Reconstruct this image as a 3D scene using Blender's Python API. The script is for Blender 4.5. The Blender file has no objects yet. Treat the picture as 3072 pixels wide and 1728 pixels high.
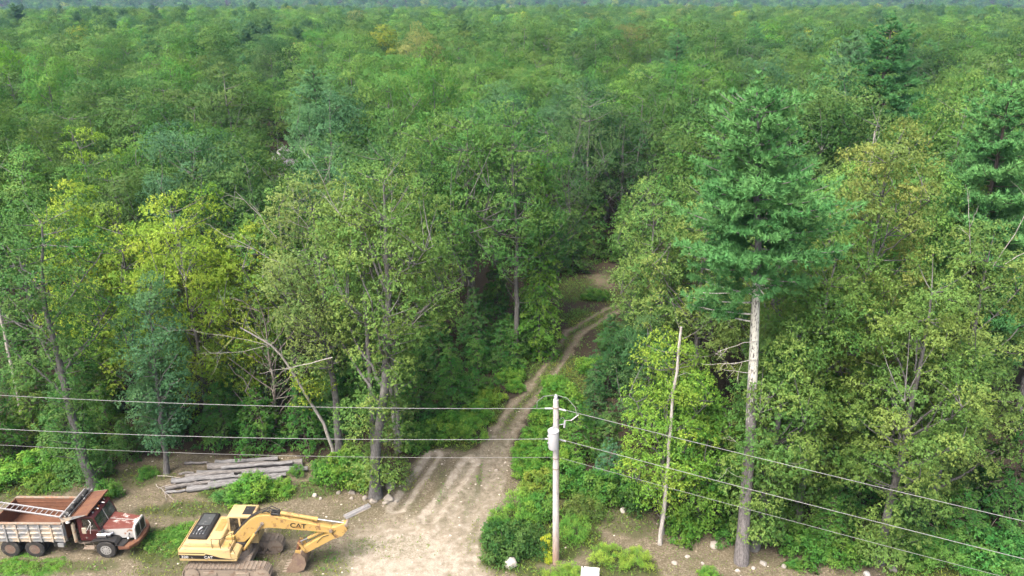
import bpy, bmesh, math, random
import numpy as np
from mathutils import Vector, Matrix

D = bpy.data
S = bpy.context.scene
COL = S.collection
rad = math.radians

# ------------------------------------------------------------------ camera
cam = D.cameras.new('camera'); camo = D.objects.new('camera', cam); COL.objects.link(camo)
camo.location = (0, 0, 29.0); camo.rotation_euler = (rad(90 - 20.6), 0, 0)
cam.sensor_width = 36; cam.lens = 790 / 1024 * 36; cam.clip_start = 0.5; cam.clip_end = 9000
S.camera = camo
# ------------------------------------------------------------------ sky, sun, exposure
SUN_EL, SUN_AZ = 58.0, 215.0            # soft sun through cloud, behind the camera on the left
w = D.worlds.new('World'); S.world = w; w.use_nodes = True
nt = w.node_tree; nt.nodes.clear()
sky = nt.nodes.new('ShaderNodeTexSky'); sky.sky_type = 'NISHITA'; sky.sun_disc = False
sky.sun_elevation = rad(SUN_EL); sky.sun_rotation = rad(SUN_AZ)
sky.air_density = 0.8; sky.dust_density = 8.0; sky.ozone_density = 0.6
bg = nt.nodes.new('ShaderNodeBackground'); bg.inputs['Strength'].default_value = 0.15
wo = nt.nodes.new('ShaderNodeOutputWorld')
nt.links.new(sky.outputs[0], bg.inputs[0]); nt.links.new(bg.outputs[0], wo.inputs[0])
sun = D.lights.new('sun', 'SUN'); suno = D.objects.new('sun', sun); COL.objects.link(suno)
sun.energy = 0.95; sun.angle = rad(28); sun.color = (1.0, 0.96, 0.88)
a = rad(SUN_AZ); e = rad(SUN_EL)
sdir = Vector((math.sin(a) * math.cos(e), math.cos(a) * math.cos(e), math.sin(e)))
suno.rotation_euler = sdir.to_track_quat('Z', 'Y').to_euler()
suno.location = (-30, -30, 80)
vs = S.view_settings
vs.view_transform = 'Standard'; vs.look = 'None'; vs.gamma = 1.0; vs.use_curve_mapping = False
vs.exposure = 1.8
S.render.engine = 'CYCLES'
cy = S.cycles
cy.max_bounces = 6; cy.diffuse_bounces = 4; cy.glossy_bounces = 2; cy.transmission_bounces = 3
cy.transparent_max_bounces = 4; cy.volume_bounces = 0; cy.caustics_reflective = False; cy.caustics_refractive = False
cy.use_denoising = True
try: cy.denoiser = 'OPENIMAGEDENOISE'
except Exception: pass

# ------------------------------------------------------------------ helpers
def tag(o, label=None, cat=None, group=None, kind=None):
    if label: o['label'] = label
    if cat: o['category'] = cat
    if group: o['group'] = group
    if kind: o['kind'] = kind
    return o

def thing(name, label, cat, loc=(0, 0, 0), rot=(0, 0, 0), group=None, scale=(1, 1, 1)):
    o = D.objects.new(name, None); COL.objects.link(o)
    o.empty_display_size = 0.3
    o.location = loc; o.rotation_euler = rot; o.scale = scale
    return tag(o, label, cat, group)

def put(name, mesh, mat=None, parent=None, color=None, loc=None, rot=None, scale=None, label=None):
    o = D.objects.new(name, mesh); COL.objects.link(o)
    if mat is not None and not mesh.materials: mesh.materials.append(mat)
    if parent is not None: o.parent = parent
    if color is not None: o.color = (*color, 1)
    if loc is not None: o.location = loc
    if rot is not None: o.rotation_euler = rot
    if scale is not None: o.scale = scale
    if label: o['label'] = label
    return o

def npmesh(name, V, F, smooth=False, attrs=None):
    """V (n,3); F list of (m,3) / (m,4) arrays"""
    me = D.meshes.new(name)
    V = np.ascontiguousarray(V, dtype=np.float32)
    me.vertices.add(len(V)); me.vertices.foreach_set('co', V.ravel())
    tot = np.concatenate([np.full(len(f), f.shape[1], dtype=np.int32) for f in F])
    idx = np.concatenate([f.astype(np.int32).ravel() for f in F])
    st = np.concatenate([[0], np.cumsum(tot)[:-1]]).astype(np.int32)
    me.loops.add(len(idx)); me.loops.foreach_set('vertex_index', idx)
    me.polygons.add(len(tot)); me.polygons.foreach_set('loop_start', st)
    try: me.polygons.foreach_set('loop_total', tot)
    except Exception: pass
    me.update(calc_edges=True)
    if smooth: me.polygons.foreach_set('use_smooth', np.ones(len(tot), dtype=bool))
    for k, (dom, arr) in (attrs or {}).items():
        if np.ndim(arr) == 2:
            at = me.attributes.new(k, 'FLOAT_VECTOR', dom); at.data.foreach_set('vector', np.ascontiguousarray(arr, dtype=np.float32).ravel()); continue
        at = me.attributes.new(k, 'FLOAT', dom); at.data.foreach_set('value', np.ascontiguousarray(arr, dtype=np.float32))
    me.update()
    return me

def _h(ix, iy, s):
    n = (ix.astype(np.int64) * 374761393 + iy.astype(np.int64) * 668265263 + s * 1274126177) & 0x7fffffff
    n = ((n ^ (n >> 13)) * 1274126177) & 0x7fffffff
    return ((n ^ (n >> 16)) & 0xffff) / 65535.0

def vnoise(x, y, s=0):
    x = np.asarray(x, float); y = np.asarray(y, float)
    ix = np.floor(x); iy = np.floor(y); fx = x - ix; fy = y - iy
    fx = fx * fx * (3 - 2 * fx); fy = fy * fy * (3 - 2 * fy)
    a = _h(ix, iy, s); b = _h(ix + 1, iy, s); c = _h(ix, iy + 1, s); d = _h(ix + 1, iy + 1, s)
    return (a * (1 - fx) + b * fx) * (1 - fy) + (c * (1 - fx) + d * fx) * fy

def fbm(x, y, s=0, o=4):
    t = 0; am = 0.5; n = 0
    for i in range(o):
        t = t + am * vnoise(x * 2 ** i, y * 2 ** i, s + i); n += am; am *= 0.5
    return t / n

def sstep(a, b, x):
    t = np.clip((x - a) / (b - a), 0, 1); return t * t * (3 - 2 * t)

def nrm(v): return v / (np.linalg.norm(v, axis=-1, keepdims=True) + 1e-9)

# ------------------------------------------------------------------ materials
def newmat(name):
    m = D.materials.new(name); m.use_nodes = True
    n = m.node_tree.nodes; n.clear()
    out = n.new('ShaderNodeOutputMaterial')
    return m, m.node_tree, out

def N(t, typ, **kw):
    n = t.nodes.new(typ)
    for k, v in kw.items():
        if hasattr(n, k): setattr(n, k, v)
        else: n.inputs[k].default_value = v
    return n

def ramp(t, fac, stops):
    r = t.nodes.new('ShaderNodeValToRGB'); el = r.color_ramp.elements
    while len(el) < len(stops): el.new(0.5)
    for q, (p, c) in zip(el, stops):
        q.position = p; q.color = (*c, 1) if len(c) == 3 else c
    if fac is not None: t.links.new(fac, r.inputs[0])
    return r

def mix(t, fac, a, b, blend='MIX'):
    m = t.nodes.new('ShaderNodeMix'); m.data_type = 'RGBA'; m.blend_type = blend
    for sock, val in ((m.inputs[0], fac), (m.inputs[6], a), (m.inputs[7], b)):
        if isinstance(val, (int, float)): sock.default_value = val
        elif isinstance(val, tuple): sock.default_value = (*val, 1)
        else: t.links.new(val, sock)
    return m.outputs[2]

def maprange(t, v, a, b, c, d):
    m = t.nodes.new('ShaderNodeMapRange')
    m.inputs[1].default_value = a; m.inputs[2].default_value = b; m.inputs[3].default_value = c; m.inputs[4].default_value = d
    t.links.new(v, m.inputs[0]); return m.outputs[0]

def noise(t, scale, detail=4, rough=0.55, vec=None, dim='3D'):
    n = t.nodes.new('ShaderNodeTexNoise'); n.inputs['Scale'].default_value = scale
    n.inputs['Detail'].default_value = detail; n.inputs['Roughness'].default_value = rough
    if vec is not None: t.links.new(vec, n.inputs['Vector'])
    return n.outputs[0]

def mat_leaf(name, far=False, soft=1.1, transl=0.42, rough=0.55, spec=0.14, hue=0.05, val=(0.78, 1.22)):
    m, t, out = newmat(name)
    if far:
        a = N(t, 'ShaderNodeAttribute', attribute_type='INSTANCER', attribute_name='tint'); base = a.outputs['Color']
    else:
        base = t.nodes.new('ShaderNodeObjectInfo').outputs['Color']
    v = N(t, 'ShaderNodeAttribute', attribute_name='v').outputs['Fac']
    c = N(t, 'ShaderNodeAttribute', attribute_name='c').outputs['Fac']
    hs = t.nodes.new('ShaderNodeHueSaturation')
    t.links.new(base, hs.inputs['Color'])
    t.links.new(maprange(t, c, 0, 1, 0.5 - hue, 0.5 + hue * 0.7), hs.inputs['Hue'])
    vv = t.nodes.new('ShaderNodeMath'); vv.operation = 'MULTIPLY'
    t.links.new(maprange(t, v, 0, 1, *val), vv.inputs[0]); t.links.new(maprange(t, c, 0, 1, 1.15, 0.85), vv.inputs[1])
    t.links.new(vv.outputs[0], hs.inputs['Value'])
    p = N(t, 'ShaderNodeBsdfPrincipled'); p.inputs['Roughness'].default_value = rough
    p.inputs['Specular IOR Level'].default_value = spec
    t.links.new(hs.outputs[0], p.inputs['Base Color'])
    tr = t.nodes.new('ShaderNodeBsdfTranslucent')
    t.links.new(mix(t, 1.0, hs.outputs[0], (1.1, 1.2, 0.6), 'MULTIPLY'), tr.inputs[0])
    # leaves turn with the spray they grow on: shade them towards the spray's outward side
    ov = N(t, 'ShaderNodeAttribute', attribute_name='o').outputs['Vector']
    vt = t.nodes.new('ShaderNodeVectorTransform'); vt.vector_type = 'VECTOR'; vt.convert_from = 'OBJECT'; vt.convert_to = 'WORLD'; t.links.new(ov, vt.inputs[0])
    gn = t.nodes.new('ShaderNodeNewGeometry').outputs['Normal']
    ad = t.nodes.new('ShaderNodeVectorMath'); ad.operation = 'MULTIPLY_ADD'; ad.inputs[1].default_value = (soft,) * 3
    t.links.new(vt.outputs[0], ad.inputs[0]); t.links.new(gn, ad.inputs[2])
    nn = t.nodes.new('ShaderNodeVectorMath'); nn.operation = 'NORMALIZE'; t.links.new(ad.outputs[0], nn.inputs[0])
    t.links.new(nn.outputs[0], p.inputs['Normal']); t.links.new(nn.outputs[0], tr.inputs['Normal'])
    ms = t.nodes.new('ShaderNodeMixShader'); ms.inputs[0].default_value = transl
    t.links.new(p.outputs[0], ms.inputs[1]); t.links.new(tr.outputs[0], ms.inputs[2])
    t.links.new(ms.outputs[0], out.inputs[0])
    return m

def mat_bark(name, lichen=0.35):
    m, t, out = newmat(name)
    tc = t.nodes.new('ShaderNodeTexCoord')
    mp = t.nodes.new('ShaderNodeMapping'); mp.inputs['Scale'].default_value = (6, 6, 1.2)
    t.links.new(tc.outputs['Object'], mp.inputs[0])
    n1 = noise(t, 3.0, 6, 0.6, mp.outputs[0]); n2 = noise(t, 1.7, 4, 0.6, tc.outputs['Object'])
    base = t.nodes.new('ShaderNodeObjectInfo').outputs['Color']
    dark = mix(t, 1.0, base, (0.45, 0.42, 0.40), 'MULTIPLY')
    c1 = mix(t, maprange(t, n1, 0.35, 0.65, 0, 1), dark, base)
    c2 = mix(t, maprange(t, n2, 0.55, 0.72, 0, lichen), c1, (0.36, 0.38, 0.33))
    p = N(t, 'ShaderNodeBsdfPrincipled', Roughness=0.9); t.links.new(c2, p.inputs['Base Color'])
    p.inputs['Specular IOR Level'].default_value = 0.2
    b = t.nodes.new('ShaderNodeBump'); b.inputs['Strength'].default_value = 0.7; b.inputs['Distance'].default_value = 0.03
    t.links.new(n1, b.inputs['Height']); t.links.new(b.outputs[0], p.inputs['Normal'])
    t.links.new(p.outputs[0], out.inputs[0])
    return m

LEAFGAIN = 1.9
def leafcol(c): return (c[0] * .90 * LEAFGAIN, c[1] * 1.12 * LEAFGAIN, c[2] * .90 * LEAFGAIN)
M_LEAF = mat_leaf('broad_leaf', hue=.03)
M_NEEDLE = mat_leaf('needles', transl=0.25, rough=0.6, spec=0.12, hue=0.014, val=(0.75, 1.3))
M_FAR = mat_leaf('far_leaf', far=True, hue=0.03, soft=2.4, val=(.9, 1.1))
M_CANOPY = mat_leaf('canopy_leaf', hue=.03, soft=1.9, val=(.86, 1.14))
M_BARK = mat_bark('bark')

# ------------------------------------------------------------------ terrain height
TRACK = np.array([(-6.0, 26), (-4.6, 33), (-3.2, 38), (-1.9, 43), (-0.9, 47.5), (0.3, 51.5), (1.9, 54.8), (3.9, 60.4), (5.5, 65.4), (9.3, 70.6), (13.5, 74), (15, 75)], float)
RUTS = [np.array([(-6.9, 39.6), (-6.3, 41.6), (-5.7, 43.6), (-5.2, 45.4)]), np.array([(-4.9, 38.6), (-4.1, 40.6), (-3.4, 42.6), (-2.8, 44.6)])]

def dpoly(P, x, y):
    """distance to a polyline and the signed side offset"""
    best = np.full(np.shape(x), 1e9); sgn = np.zeros(np.shape(x))
    for (ax, ay), (bx, by) in zip(P[:-1], P[1:]):
        dx, dy = bx - ax, by - ay; L = math.hypot(dx, dy)
        t = np.clip(((x - ax) * dx + (y - ay) * dy) / L ** 2, 0, 1)
        px, py = x - (ax + t * dx), y - (ay + t * dy)
        d = np.hypot(px, py); k = d < best
        best = np.where(k, d, best); sgn = np.where(k, np.sign(px * dy - py * dx), sgn)
    return best, sgn

def gz(x, y):
    x = np.asarray(x, float); y = np.asarray(y, float)
    near = (fbm(x * 0.35, y * 0.35, 3, 3) - 0.5) * 0.10 + (fbm(x * 0.08, y * 0.08, 7, 2) - 0.5) * 0.35 * sstep(44, 60, y)
    r = np.hypot(x, y)
    roll = (fbm(x * 0.006 + 3, y * 0.006, 21, 3) - 0.5) * 5 * sstep(90, 260, r)
    crest = 560 + 120 * (fbm(x * 0.004, x * 0 + 2.3, 5, 2) - 0.5) * 2
    dip = -30 * sstep(crest - 60, crest + 420, r)
    ridge = (135 + 70 * (fbm(x * 0.0016 + 9, y * 0.0016, 33, 3) - 0.5)) * sstep(1050, 2350, r)
    # wheel ruts of the track
    d, sg = dpoly(TRACK, x, y)
    near = near - 0.07 * np.exp(-((d - 0.62) / 0.28) ** 2)
    for R_ in RUTS:
        dr, _ = dpoly(R_, x, y); near = near + 0.10 * np.exp(-((dr - 0.75) / 0.35) ** 2) - 0.06 * np.exp(-(dr / 0.4) ** 2)
    return near * (1 - sstep(150, 300, r)) + roll + dip + ridge

def gz1(x, y): return float(gz(np.array([x]), np.array([y]))[0])

# masks for the clearing ------------------------------------------------
EDGE_X = np.array([-60, -34, -27, -22, -16, -12, -9.5, -7.5, -5.5, -2.0, 0.0, 1.5, 3.5, 6.0, 9.0, 12, 16, 20, 24, 30, 60.])
EDGE_Y = np.array([42, 43.5, 44.5, 45.5, 45, 45, 42.5, 43.0, 46.5, 46.5, 46.5, 43, 41.5, 41.0, 38.6, 36.9, 35.6, 35.0, 34.6, 34.0, 34])
GRASS = [(-31, 42.4, 4.5, 2.2, 1), (-24, 42.8, 2.5, 1.3, .6), (-15.8, 41.2, 3.4, 1.2, 1), (-12.6, 41.4, 2.2, 1.2, .7), (-19.3, 36.4, 2.2, 2.0, .85), (-18.5, 34.6, 1.6, 1.3, .55),
         (-26.5, 34.4, 2.4, .8, 1), (-22.8, 34.5, 2.0, .6, .6), (-14.3, 34.6, 1.6, .8, .8), (-9.8, 34.6, 1.4, 1.5, .55), (-19, 39.6, 3.6, .9, .7),
         (.6, 36.5, 2.4, 3.4, 1), (2.5, 33.4, 1.0, .9, 1), (3.6, 38.2, 2.0, 3.5, .95), (5.5, 34.6, 1.6, 1.5, .8), (7.2, 34.0, .9, 1.2, .75), (10.4, 33.8, .8, .5, 1), (6.5, 38.5, 2.2, 1.6, .6),
         (2.6, 46, 1.6, 5.5, 1), (4.6, 55, 2.0, 6.0, 1), (-4.0, 47.4, 2.4, 1.6, 1), (-1.9, 51.8, 1.7, 2.6, 1), (1.5, 59, 2.0, 3.0, .9), (6.8, 68.6, 2.4, 2.6, .8), (9.5, 66, 2.0, 2.6, 1), (2.4, 63.5, 1.4, 3.0, .7), (6.5, 76.5, 3.5, 4.0, .75), (11.5, 73.5, 3.0, 3.0, .7), (12.5, 80, 3.0, 3.0, .5), (-8.6, 36.2, 1.2, 1.0, .5), (-12.2, 37.6, 2.6, 1.0, .5), (-6.8, 42.6, .7, 1.6, .6), (-11, 33.0, 1.6, .7, .5), (-3.2, 33.2, .8, 1.0, .35),
         (-2.4, 38.0, .6, 2.6, .4), (-4.4, 41.8, .45, 1.8, .45), (-2.1, 42.8, .3, 2.0, .55), (23.5, 34.2, 3.5, 1.6, 1), (15.3, 34.6, .8, .4, 1), (-6.0, 36.2, 2.5, 1.2, .3)]

def masks(x, y):
    wob = (fbm(x * 0.6, y * 0.6, 51, 3) - 0.5) * 2.4
    edge = np.interp(x, EDGE_X, EDGE_Y)
    clear = 1 - sstep(-0.9, 0.9, y - edge + wob)
    d, sg = dpoly(TRACK, x, y)
    hw = np.interp(y, [26, 36, 41, 46, 52, 62, 72, 80], [3.6, 2.8, 2.0, 1.3, 1.05, .95, .85, 0.6])
    n2 = (fbm(x * 1.3, y * 1.3, 77, 3) - 0.5)
    trk = 1 - sstep(-0.35, 0.35, d - hw + n2 * 0.9)
    wheel = np.exp(-((d - 0.62) / 0.26) ** 2) * trk
    sand = np.exp(-(((x + 5.6) / 4.6) ** 2 + ((y - 34.6) / 4.6) ** 2) ** 1.5) * 0.95
    sand = np.maximum(sand, np.exp(-(((x + 12) / 6) ** 2 + ((y - 32.0) / 1.6) ** 2)) * 0.6)
    sand = np.maximum(sand, trk * np.interp(y, [30, 40, 46, 54, 80], [.75, .55, .42, .30, .30]))
    sand = np.maximum(sand, wheel * np.interp(y, [40, 47, 60, 75], [.6, .5, .42, .3]))
    for R_ in RUTS:
        dr, _ = dpoly(R_, x, y); sand = np.maximum(sand, np.exp(-((dr - 0.42) / 0.28) ** 2) * 1.0)
    g = np.zeros(np.shape(x))
    for cx, cy_, rx, ry, s in GRASS:
        q = ((x - cx) / rx) ** 2 + ((y - cy_) / ry) ** 2
        g = np.maximum(g, s * (1 - sstep(0.45, 1.25, q + n2 * 1.3)))
    ctr = trk * np.exp(-(d / 0.35) ** 2) * 0.75 * sstep(46, 50, y)
    g = np.maximum(g * (1 - wheel * 0.9), ctr)
    litterpatch = np.exp(-(((x - 9.6) / 2.6) ** 2 + ((y - 79) / 3.5) ** 2))
    return clear, np.clip(sand, 0, 1), np.clip(g, 0, 1), trk, litterpatch
# ------------------------------------------------------------------ ground sheet
def spaced(lo, hi, a, b, step, grow):
    """fine between a and b, growing outward to lo / hi"""
    mid = list(np.arange(a, b + 1e-6, step)); s = step
    left = []; p = a
    while p > lo: s *= grow; p -= s; left.append(max(p, lo))
    right = []; p = b; s = step
    while p < hi: s *= grow; p += s; right.append(min(p, hi))
    return np.array(left[::-1] + mid + right)

xs = spaced(-4200, 4200, -34, 34, 0.2, 1.13); ys = spaced(-400, 4400, 27, 84, 0.2, 1.10)
GX, GY = np.meshgrid(xs, ys)
GZ = gz(GX, GY)
nx, ny = len(xs), len(ys)
ii = np.arange(nx * ny).reshape(ny, nx)
Fq = np.stack([ii[:-1, :-1], ii[:-1, 1:], ii[1:, 1:], ii[1:, :-1]], -1).reshape(-1, 4)
cl, sa, gr, tk, lp = masks(GX.ravel(), GY.ravel())
me = npmesh('ground', np.stack([GX, GY, GZ], -1).reshape(-1, 3), [Fq], True,
            dict(clear=('POINT', cl), sand=('POINT', sa), grass=('POINT', gr), track=('POINT', tk), dry=('POINT', lp)))
m, t, out = newmat('ground_soil')
A = lambda n: N(t, 'ShaderNodeAttribute', attribute_name=n).outputs['Fac']
tc = t.nodes.new('ShaderNodeTexCoord'); P = tc.outputs['Object']
nf = noise(t, 9.0, 6, 0.7, P); nm = noise(t, 2.2, 5, 0.6, P); nl = noise(t, 0.45, 3, 0.5, P); nff = noise(t, 38.0, 3, 0.7, P)
litter = ramp(t, nf, [(0.3, (0.028, 0.020, 0.013)), (0.5, (0.060, 0.048, 0.031)), (0.7, (0.12, 0.098, 0.066))]).outputs[0]
dirt = ramp(t, nf, [(0.30, (0.085, 0.068, 0.043)), (0.5, (0.205, 0.170, 0.112)), (0.68, (0.40, 0.35, 0.26))]).outputs[0]
dirt = mix(t, maprange(t, nm, 0.42, 0.68, 0, 0.7), dirt, (0.105, 0.095, 0.048)); dirt = mix(t, maprange(t, nl, 0.5, 0.7, 0, .45), dirt, (.10, .105, .045))
sandc = ramp(t, nm, [(0.25, (0.33, 0.285, 0.215)), (0.5, (0.53, 0.47, 0.37)), (0.75, (0.68, 0.62, 0.51))]).outputs[0]
sandc = mix(t, maprange(t, nff, 0.40, 0.66, 0.0, 0.6), sandc, (0.17, 0.14, 0.095)); sandc = mix(t, maprange(t, nf, 0.5, 0.7, 0, .5), sandc, (.22, .185, .13))
dirt = mix(t, maprange(t, nff, 0.52, 0.68, 0.0, 0.55), dirt, (0.42, 0.38, 0.30))
turf = ramp(t, nf, [(0.3, (0.035, 0.055, 0.016)), (0.55, (0.075, 0.098, 0.028)), (0.75, (0.13, 0.125, 0.055))]).outputs[0]
def wobble(v, nz, amt, lo, hi):
    q = t.nodes.new('ShaderNodeMath'); q.operation = 'MULTIPLY_ADD'; q.inputs[1].default_value = amt; q.inputs[2].default_value = -amt / 2
    t.links.new(nz, q.inputs[0]); s = t.nodes.new('ShaderNodeMath'); s.operation = 'ADD'
    t.links.new(v, s.inputs[0]); t.links.new(q.outputs[0], s.inputs[1]); return maprange(t, s.outputs[0], lo, hi, 0, 1)
c0 = mix(t, wobble(A('clear'), nm, 0.9, 0.25, 0.75), litter, dirt)
c0 = mix(t, wobble(A('track'), nm, 0.6, 0.3, 0.8), c0, dirt)
c0 = mix(t, wobble(A('sand'), nm, 1.1, 0.30, 0.85), c0, sandc)
c0 = mix(t, wobble(A('dry'), nm, 0.9, 0.45, 0.9), c0, (0.20, 0.165, 0.11))
c0 = mix(t, wobble(A('grass'), nf, 1.3, 0.2, 0.9), c0, turf)
p = N(t, 'ShaderNodeBsdfPrincipled', Roughness=0.95); p.inputs['Specular IOR Level'].default_value = 0.15
c0 = mix(t, 1.0, c0, (.58, .585, .60), 'MULTIPLY')
t.links.new(c0, p.inputs['Base Color'])
b = t.nodes.new('ShaderNodeBump'); b.inputs['Strength'].default_value = 0.8; b.inputs['Distance'].default_value = 0.06
t.links.new(nf, b.inputs['Height']); t.links.new(b.outputs[0], p.inputs['Normal']); t.links.new(p.outputs[0], out.inputs[0])
ground = put('ground', me, m); tag(ground, kind='structure')

# ------------------------------------------------------------------ geometry collectors
class Buf:
    def __init__(s): s.V = []; s.F4 = []; s.F3 = []; s.n = 0; s.v4 = []; s.c4 = []; s.v3 = []; s.c3 = []; s.o3 = []; s.leaf = False
    def add(s, V, F, v=None, c=None, o=None):
        V = np.asarray(V, float); F = np.asarray(F)
        if len(V) == 0: return
        (s.F4 if F.shape[1] == 4 else s.F3).append(F + s.n)
        z = np.zeros(len(F))
        (s.v4 if F.shape[1] == 4 else s.v3).append(z if v is None else v); (s.c4 if F.shape[1] == 4 else s.c3).append(z if c is None else c)
        if F.shape[1] == 3: s.o3.append(np.zeros((len(F), 3)) if o is None else o)
        if o is not None: s.leaf = True
        s.V.append(V); s.n += len(V)
    def mesh(s, name, smooth=False):
        F = []; v = []; c = []; o = []
        if s.F4: F.append(np.concatenate(s.F4)); v += s.v4; c += s.c4; o += [np.zeros((len(q), 3)) for q in s.F4]
        if s.F3: F.append(np.concatenate(s.F3)); v += s.v3; c += s.c3; o += s.o3
        at = dict(v=('FACE', np.concatenate(v)), c=('FACE', np.concatenate(c)))
        if s.leaf: at['o'] = ('FACE', np.concatenate(o))
        return npmesh(name, np.concatenate(s.V), F, smooth, at)

def tube(buf, P, R, sides=6, cap=True):
    P = np.asarray(P, float); R = np.asarray(R, float); n = len(P)
    T = nrm(np.gradient(P, axis=0))
    ref = np.array([0, 0, 1.0]) if abs(T[:, 2]).mean() < 0.8 else np.array([1.0, 0, 0])
    U = nrm(np.cross(T, ref)); W = np.cross(T, U)
    a = np.arange(sides) / sides * 2 * math.pi
    V = P[:, None] + R[:, None, None] * (np.cos(a)[None, :, None] * U[:, None] + np.sin(a)[None, :, None] * W[:, None])
    V = V.reshape(-1, 3)
    i = np.arange(n - 1)[:, None] * sides; j = np.arange(sides)[None]
    F = np.stack([i + j, i + (j + 1) % sides, i + sides + (j + 1) % sides, i + sides + j], -1).reshape(-1, 4)
    buf.add(V, F)
    if cap:
        k = np.arange(1, sides - 1)
        top = (n - 1) * sides
        buf.add(V[top:], np.stack([0 * k, k, k + 1], -1)); buf.add(V[:sides], np.stack([0 * k, k + 1, k], -1))

def bez(a, b, c, n):
    t = np.linspace(0, 1, n)[:, None]; return (1 - t) ** 2 * a + 2 * t * (1 - t) * b + t * t * c

def leaves(buf, P, out, n, L, W, rng, droop=0.35, spread=0.85, cval=None):
    """n folded leaves radiating from every spray point P"""
    P = np.repeat(P, n, 0); out = np.repeat(out, n, 0); k = len(P)
    d = nrm(out * 0.5 + nrm(rng.normal(size=(k, 3))) * spread + np.array([0, 0, -droop]))
    l = (L * rng.uniform(0.75, 1.3, k))[:, None]; w = (W * rng.uniform(0.75, 1.2, k))[:, None]
    up = nrm(np.array([0, 0, 1.0]) + rng.normal(size=(k, 3)) * 0.45)
    s = nrm(np.cross(d, up)) * w * 0.5
    st = P + rng.normal(size=(k, 3)) * L * 0.25
    m_ = st + d * l * rng.uniform(.25, .6, (k, 1))
    V = np.stack([m_ + s, st + d * l - np.array([0, 0, 1]) * l * 0.15, m_ - s], 1).reshape(-1, 3)
    if rng.uniform() >= 0: V = V.reshape(-1, 3, 3); V[:, 0] -= (d * l * .12); V[:, 2] -= (d * l * .12); V = V.reshape(-1, 3)
    buf.add(V, np.arange(3 * k).reshape(k, 3), rng.uniform(0, 1, k), np.repeat(cval, n) if cval is not None else rng.uniform(0, 1, k), out)

def needles(buf, P, out, n, L, W, rng, cval=None, lift=0.25):
    P = np.repeat(P, n, 0); out = np.repeat(out, n, 0); k = len(P)
    d = nrm(out * 0.75 + nrm(rng.normal(size=(k, 3))) * 0.75 + np.array([0, 0, lift]))
    l = (L * rng.uniform(0.7, 1.2, k))[:, None]
    s = nrm(np.cross(d, nrm(rng.normal(size=(k, 3))))) * W * 0.5
    V = np.stack([P - s, P + s, P + d * l], 1).reshape(-1, 3)
    buf.add(V, np.arange(3 * k).reshape(k, 3), rng.uniform(0, 1, k), np.repeat(cval, n) if cval is not None else rng.uniform(0, 1, k), nrm(out + [0, 0, .6]))

def scatter(n, rmin, gen, rng, tries=40):
    pts = np.empty((0, 3))
    for _ in range(tries):
        for q in gen(n):
            if len(pts) == 0 or ((pts - q) ** 2).sum(1).min() > rmin * rmin:
                pts = np.vstack([pts, q])
                if len(pts) >= n: return pts
    return pts

def trunk_path(h, rng, path=None, wob=0.25):
    if path is not None:
        path = np.asarray(path, float); tt = np.linspace(0, 1, len(path)); u = np.linspace(0, 1, 14)
        return np.stack([np.interp(u, tt, path[:, i]) for i in range(3)], -1) + np.concatenate([np.zeros((1, 3)), rng.normal(size=(13, 3)) * [0.05, 0.05, 0]])
    z = np.linspace(0, h * 0.9, 12); x = np.cumsum(rng.normal(size=12)) * wob * 0.35; y = np.cumsum(rng.normal(size=12)) * wob * 0.35
    x -= x[0]; y -= y[0]
    return np.stack([x, y, z], -1)

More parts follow.
